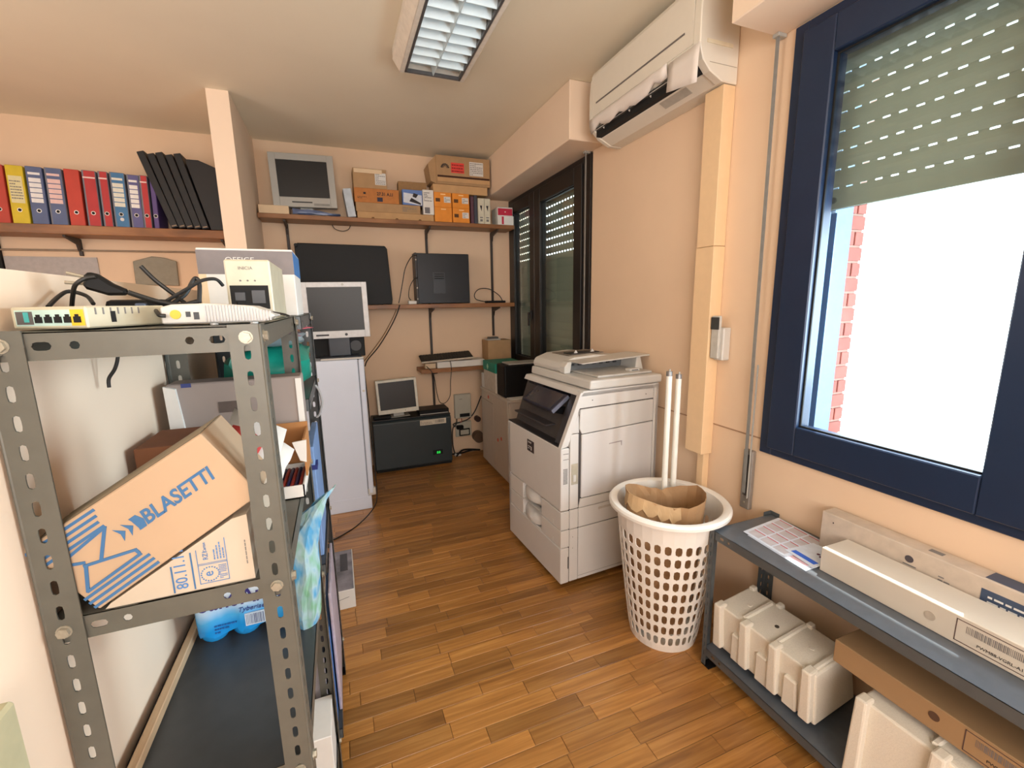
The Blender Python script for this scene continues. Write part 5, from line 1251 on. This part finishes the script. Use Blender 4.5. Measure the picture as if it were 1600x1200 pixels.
# cables and plug
pl = thing('power_plug', 'black two-pin plug and cable lying above the routers', 'plug', (-.33, .90, TZ))
MB().cyl((-.352, .88, 1.600), (-.372, .88, 1.606), .0025, n=8).cyl((-.354, .88, 1.590), (-.376, .88, 1.592), .0025, n=8).build('pin', ZINC, pl)
MB().prism([(-.354, 1.583), (-.350, 1.606), (-.338, 1.607), (-.318, 1.590), (-.300, 1.580), (-.303, 1.572), (-.325, 1.572)], .872, .888).build('plug_body', BLACK, pl, bevel=.004)
MB().tube([(-.302, .88, 1.577), (-.285, .885, 1.569), (-.262, .89, 1.560), (-.240, .90, 1.556), (-.22, .92, 1.562)], .004).build('cable', RUBBER, pl)
C_ = [('leftmost black cable arching over the cream router', [(-.392, .86, 1.556), (-.405+.01, .90, 1.572), (-.39, .92, 1.580), (-.37, .92, 1.573), (-.355, .90, 1.560)], .003),
      ('black cable arching up from the cream router to plug', [(-.382, .90, 1.556), (-.372, .885, 1.572), (-.360, .87, 1.588), (-.346, .87, 1.598), (-.334, .87, 1.600)], .003),
      ('stiff black cable end pointing up above the routers', [(-.302, .95, 1.622), (-.286, .95, 1.600), (-.262, .95, 1.575), (-.245, .94, 1.560)], .0035),
      ('black cable loop left of the power unit', [(-.262, .94, 1.560), (-.245, .95, 1.575), (-.232, .96, 1.600), (-.226, .96, 1.602), (-.224, .96, 1.590), (-.226, .95, 1.560)], .0035),
      ('black cable crossing behind the white ribbed router', [(-.270, .93, 1.562), (-.235, .935, 1.585), (-.215, .94, 1.598), (-.196, .95, 1.601), (-.188, .96, 1.59)], .003),
      ('thin black cord running off right of the white router', [(-.100, .85, 1.541), (-.092, .95, 1.536), (-.098, 1.1, 1.530), (-.112, 1.25, 1.527)], .0022),
      ('black cable lying in front of the white router', [(-.300, .93, 1.545), (-.268, .87, 1.548), (-.250, .82, 1.545), (-.243, .805, 1.541), (-.236, .806, 1.540)], .003)]
for lab, pts, r in C_: cable('black_cable', lab, pts, r)
tag(MB().box(-.345, -.262, .905, .95, TZ, 1.566).build('power_brick', BLACK, bevel=.008, seg=2), 'black power brick behind the cream router', 'adapter')
tag(MB().box(-.300, -.285, .80+.09, .903, TZ, 1.560).build('usb_stick', mat('blue_usb', (70, 84, 110), .3), bevel=.002), 'dark blue usb stick by the power brick', 'usb stick')
tag(MB().cyl((-.168, .965, TZ), (-.168, .965, 1.560), .004, n=8).build('jack_plug', BLACK), 'small upright jack plug before the power unit', 'plug')
cable('grey_cable', 'grey cable loop hanging beside the rear rack post', [(-.086, 1.60, 1.29), (-.075, 1.60, 1.27), (-.070, 1.60, 1.23), (-.080, 1.60, 1.19), (-.092, 1.60, 1.18)], .004, mat('grey_cable', (150, 150, 152), .5))

# wall switch at bottom left
sw = thing('wall_box', 'pale green-beige switch box on the wall at bottom left', 'switch', (-.40, .585, 1.0))
MB().box(-.4115, -.385, .50, .625, .93, 1.107).build('box', mat('green_beige_plastic', (176, 170, 138), .6), sw, bevel=.004)

# ------------------------------------------------------------------ low right rack contents
RZ = .6275
def toner_box(label, x0, x1, y0, y1, z0, z1, m, txt):
    b = thing('long_carton', label, 'box', ((x0+x1)/2, (y0+y1)/2, z0))
    MB().box(x0, x1, y0, y1, z0, z1).build('carton', m, b, bevel=.002)
    return b
BXM = mat('off_white_card', (206, 194, 178), .5, var=.03, scale=8)
tf = toner_box('long white box at front of the low rack, barcode label', 1.478, 1.612, .18, .905, RZ, .712, BXM, '')
MB().cyl((1.4785, .60, .668), (1.4765, .60, .668), .0125, n=18).build('punched_disc', mat('disc_shadow', (178, 164, 148), .7), tf)
# label frame on x=1.478 face, text runs towards -y
TF = face((1.4779, .545, .638), (0, -1, 0), (0, 0, 1))
prints(TF, [(0, .155, 0, .002), (0, .155, .062, .064), (0, .002, 0, .064), (.153, .155, 0, .064)], 'label_frame', mat('brown_print', (84, 62, 58), .7), tf)
barcode(TF @ Matrix.Translation((.022, .034, 0)), .108, .020, GINK, tf, n=34)
text('PWM88-VGRL-A110', .0115, TF @ Matrix.Translation((.045, .010, 0)), INK, tf)
tb2 = toner_box('long white box against wall on the low rack', 1.622, 1.690, .05, 1.005, RZ, .772, mat('taupe_white_card', (196, 180, 164), .5), '')
B2 = face((1.6215, 1.0, RZ), (0, -1, 0), (0, 0, 1))
mb = MB(); mb.cyl((.27, .105, 0), (.27, .105, .0008), .0115, n=20); mb.tr(B2).build('round_logo', mat('dark_logo', (72, 66, 72), .6), tb2)
prints(B2, [(.262, .278, .103, .107)], 'logo_bar', PAPER, tb2)
prints(B2, [(.255, .290, .083, .087)], 'logo_caption', GINK, tb2)
prints(B2, [(.44, .62, .065, .115)], 'blue_label', mat('blue_grey_label', (58, 72, 96), .5), tb2); text_lines(B2 @ Matrix.Translation((.455, .075, .0008)), .12, .03, 2, PAPER, tb2, seed=14)
text_lines(B2 @ Matrix.Translation((.345, .068, 0)), .07, .03, 3, GINK, tb2, seed=15)
prints(B2, [(.035, .039, .112, .117)], 'small_mark', INK, tb2)
prints(face((1.64, .70, .7722), (0, -1, 0), (1, 0, 0)), [(0, .035, .01, .03)], 'top_oval', GINK, tb2)
prints(face((1.64, .56, .7722), (0, -1, 0), (1, 0, 0)), [(0, .12, -.010, .045)], 'top_label', mat('blue_grey_label', (58, 72, 96), .5), tb2)
# papers
def paper(label, corners, z, tint, seed):
    p = thing('printed_page', label, 'paper', (sum(c[0] for c in corners)/4, sum(c[1] for c in corners)/4, z))
    mb = MB(); mb.prism(corners, z, z+.0012, 'z'); mb.build('page', tint, p)
    a, b_, c, d_ = [Vector((q[0], q[1], 0)) for q in corners]
    pink = mat('pale_pink_print', (226, 190, 200), .7); red = mat('red_print_line', (190, 70, 90), .7); grey = mat('pale_grey_print', (196, 192, 200), .7)
    mp_ = MB(); mr_ = MB()
    for i in range(3):
        for j in range(4):
            def pt(u, v): return a.lerp(b_, u).lerp(d_.lerp(c, u), v)
            u0, u1, v0, v1 = .07+i*.30, .07+i*.30+.26, .06+j*.235, .06+j*.235+.17
            q = [pt(u0, v0), pt(u1, v0), pt(u1, v1), pt(u0, v1)]
            mp_.prism([(k.x, k.y) for k in q], z+.0012, z+.0016, 'z')
            q = [pt(u0, v1), pt(u1, v1), pt(u1, v1+.02), pt(u0, v1+.02)]
            mr_.prism([(k.x, k.y) for k in q], z+.0012, z+.0018, 'z')
    mp_.build('printed_blocks', grey if seed else pink, p); mr_.build('red_rules', red, p)
    return p
PB = mat('cool_white_paper', (214, 222, 236), .6)
paper('undermost printed sheet on the low rack, its corner overhanging the edge', [(1.445, 1.165), (1.425, .915), (1.60, .918), (1.62, 1.16)], RZ+.0004, PB, 0)
paper('printed sheet of pink tickets on the low rack, left of the boxes', [(1.45, 1.19), (1.435, 1.00), (1.66, .99), (1.68, 1.215)], RZ+.0030, PB, 1)
p3 = thing('printed_page', 'printed page with blue banner next to the front white box', 'paper', (1.55, .96, RZ+.005))
MB().prism([(1.475, 1.03), (1.460, .912), (1.61, .912), (1.615, 1.02)], RZ+.0054, RZ+.0066, 'z').build('page', PB, p3)
MB().prism([(1.487, 1.015), (1.478, .925), (1.500, .922), (1.508, 1.012)], RZ+.0066, RZ+.0072, 'z').build('blue_banner', mat('bright_blue_print', (46, 100, 210), .6), p3)
MB().cyl((1.555, .96, RZ+.0066), (1.555, .96, RZ+.0074), .006, n=10).cyl((1.545, .945, RZ+.0066), (1.545, .945, RZ+.0074), .006, n=10).cyl((1.59, .955, RZ+.0066), (1.59, .955, RZ+.0074), .006, n=10).build('dark_dots', mat('plum_print', (90, 40, 70), .6), p3)

# polystyrene packing pieces
def foam_piece(label, M, L_, Wd, H_, seed):
    f = thing('foam_packing', label, 'packing foam', M=M)
    mb = MB(); R_ = random.Random(seed)
    mb.frustum((0, Wd, 0, L_), (.012, Wd-.012, .008, L_-.008), 0, H_)
    mb.build('core', FOAM, f, local=True, bevel=.006, seg=2)
    n = 4
    for i in range(n):
        y = .012+i*(L_-.052)/(n-1)
        MB().frustum((-.022, .030, y-.004, y+.036), (-.010, .034, y, y+.032), .01, H_+.012).build('rib', FOAM, f, local=True, bevel=.006, seg=2)
        MB().frustum((Wd-.035, Wd+.006, y, y+.03), (Wd-.03, Wd-.002, y+.003, y+.027), .02, H_+.012).build('rib', FOAM, f, local=True, bevel=.006, seg=2)
    for y in (L_*.0+.005, L_*.33, L_*.66):
        MB().box(.03, Wd-.03, y+.012, y+.030, H_-.002, H_+.010).build('cross_ridge', FOAM, f, local=True, bevel=.004)
    for i in range(3):
        y = .06+i*(L_-.09)/3
        MB().frustum((-.014, .02, y, y+.055), (-.006, .02, y+.004, y+.05), .0, H_*.62).build('lug', FOAM, f, local=True, bevel=.005)
    for y in (L_*.2, L_*.8): MB().cyl((Wd*.5, y, H_-.001), (Wd*.5, y, H_+.003), .010, n=16).build('moulded_ring', FOAM, f, local=True, bevel=.002)
    MB().cyl((Wd*.45, L_*.5, H_-.001), (Wd*.45, L_*.5, H_+.0015), .008, n=14).build('drilled_hole', mat('hole_shadow', (70, 60, 52), .9), f, local=True)
    return f
foam_piece('long moulded polystyrene block at left on bottom of low rack', Matrix.Translation((1.405, .815, .109)) @ Matrix.Rotation(math.radians(-7), 4, 'Y') @ Matrix.Rotation(math.radians(1.5), 4, 'Z'), .42, .215, .195, 1)
foam_piece('polystyrene block under the brown box on bottom of low rack', Matrix.Translation((1.385, .10, .0875)) @ Matrix.Rotation(math.radians(1.0), 4, 'Z'), .60, .235, .265, 2)
bb = thing('long_carton', 'long brown carton with punched hole above the foam blocks', 'box', M=Matrix.Translation((1.420, .795, .3820)) @ Matrix.Rotation(math.radians(0), 4, 'X'))
MB().box(0, .215, -.78, 0, 0, .078).build('carton', mat('brown_long_card', (158, 126, 90), .8, var=.03, scale=8), bb, local=True, bevel=.002)
MB().cyl((-.0012, -.262, .045), (.0, -.262, .045), .0125, n=18).build('punched_hole', mat('hole_brown2', (88, 62, 44), .9), bb, local=True)
TB = WM[bb.name] @ face((-.0003, -.325, .008), (0, -1, 0), (0, 0, 1))
prints(TB, [(0, .155, 0, .002), (0, .155, .060, .062), (0, .002, 0, .062), (.153, .155, 0, .062)], 'label_frame', mat('brown_print', (84, 62, 58), .7), bb)
barcode(TB @ Matrix.Translation((.022, .032, 0)), .108, .020, GINK, bb, n=34); text('PWM88-VGRL-A110', .0115, TB @ Matrix.Translation((.045, .010, 0)), INK, bb)
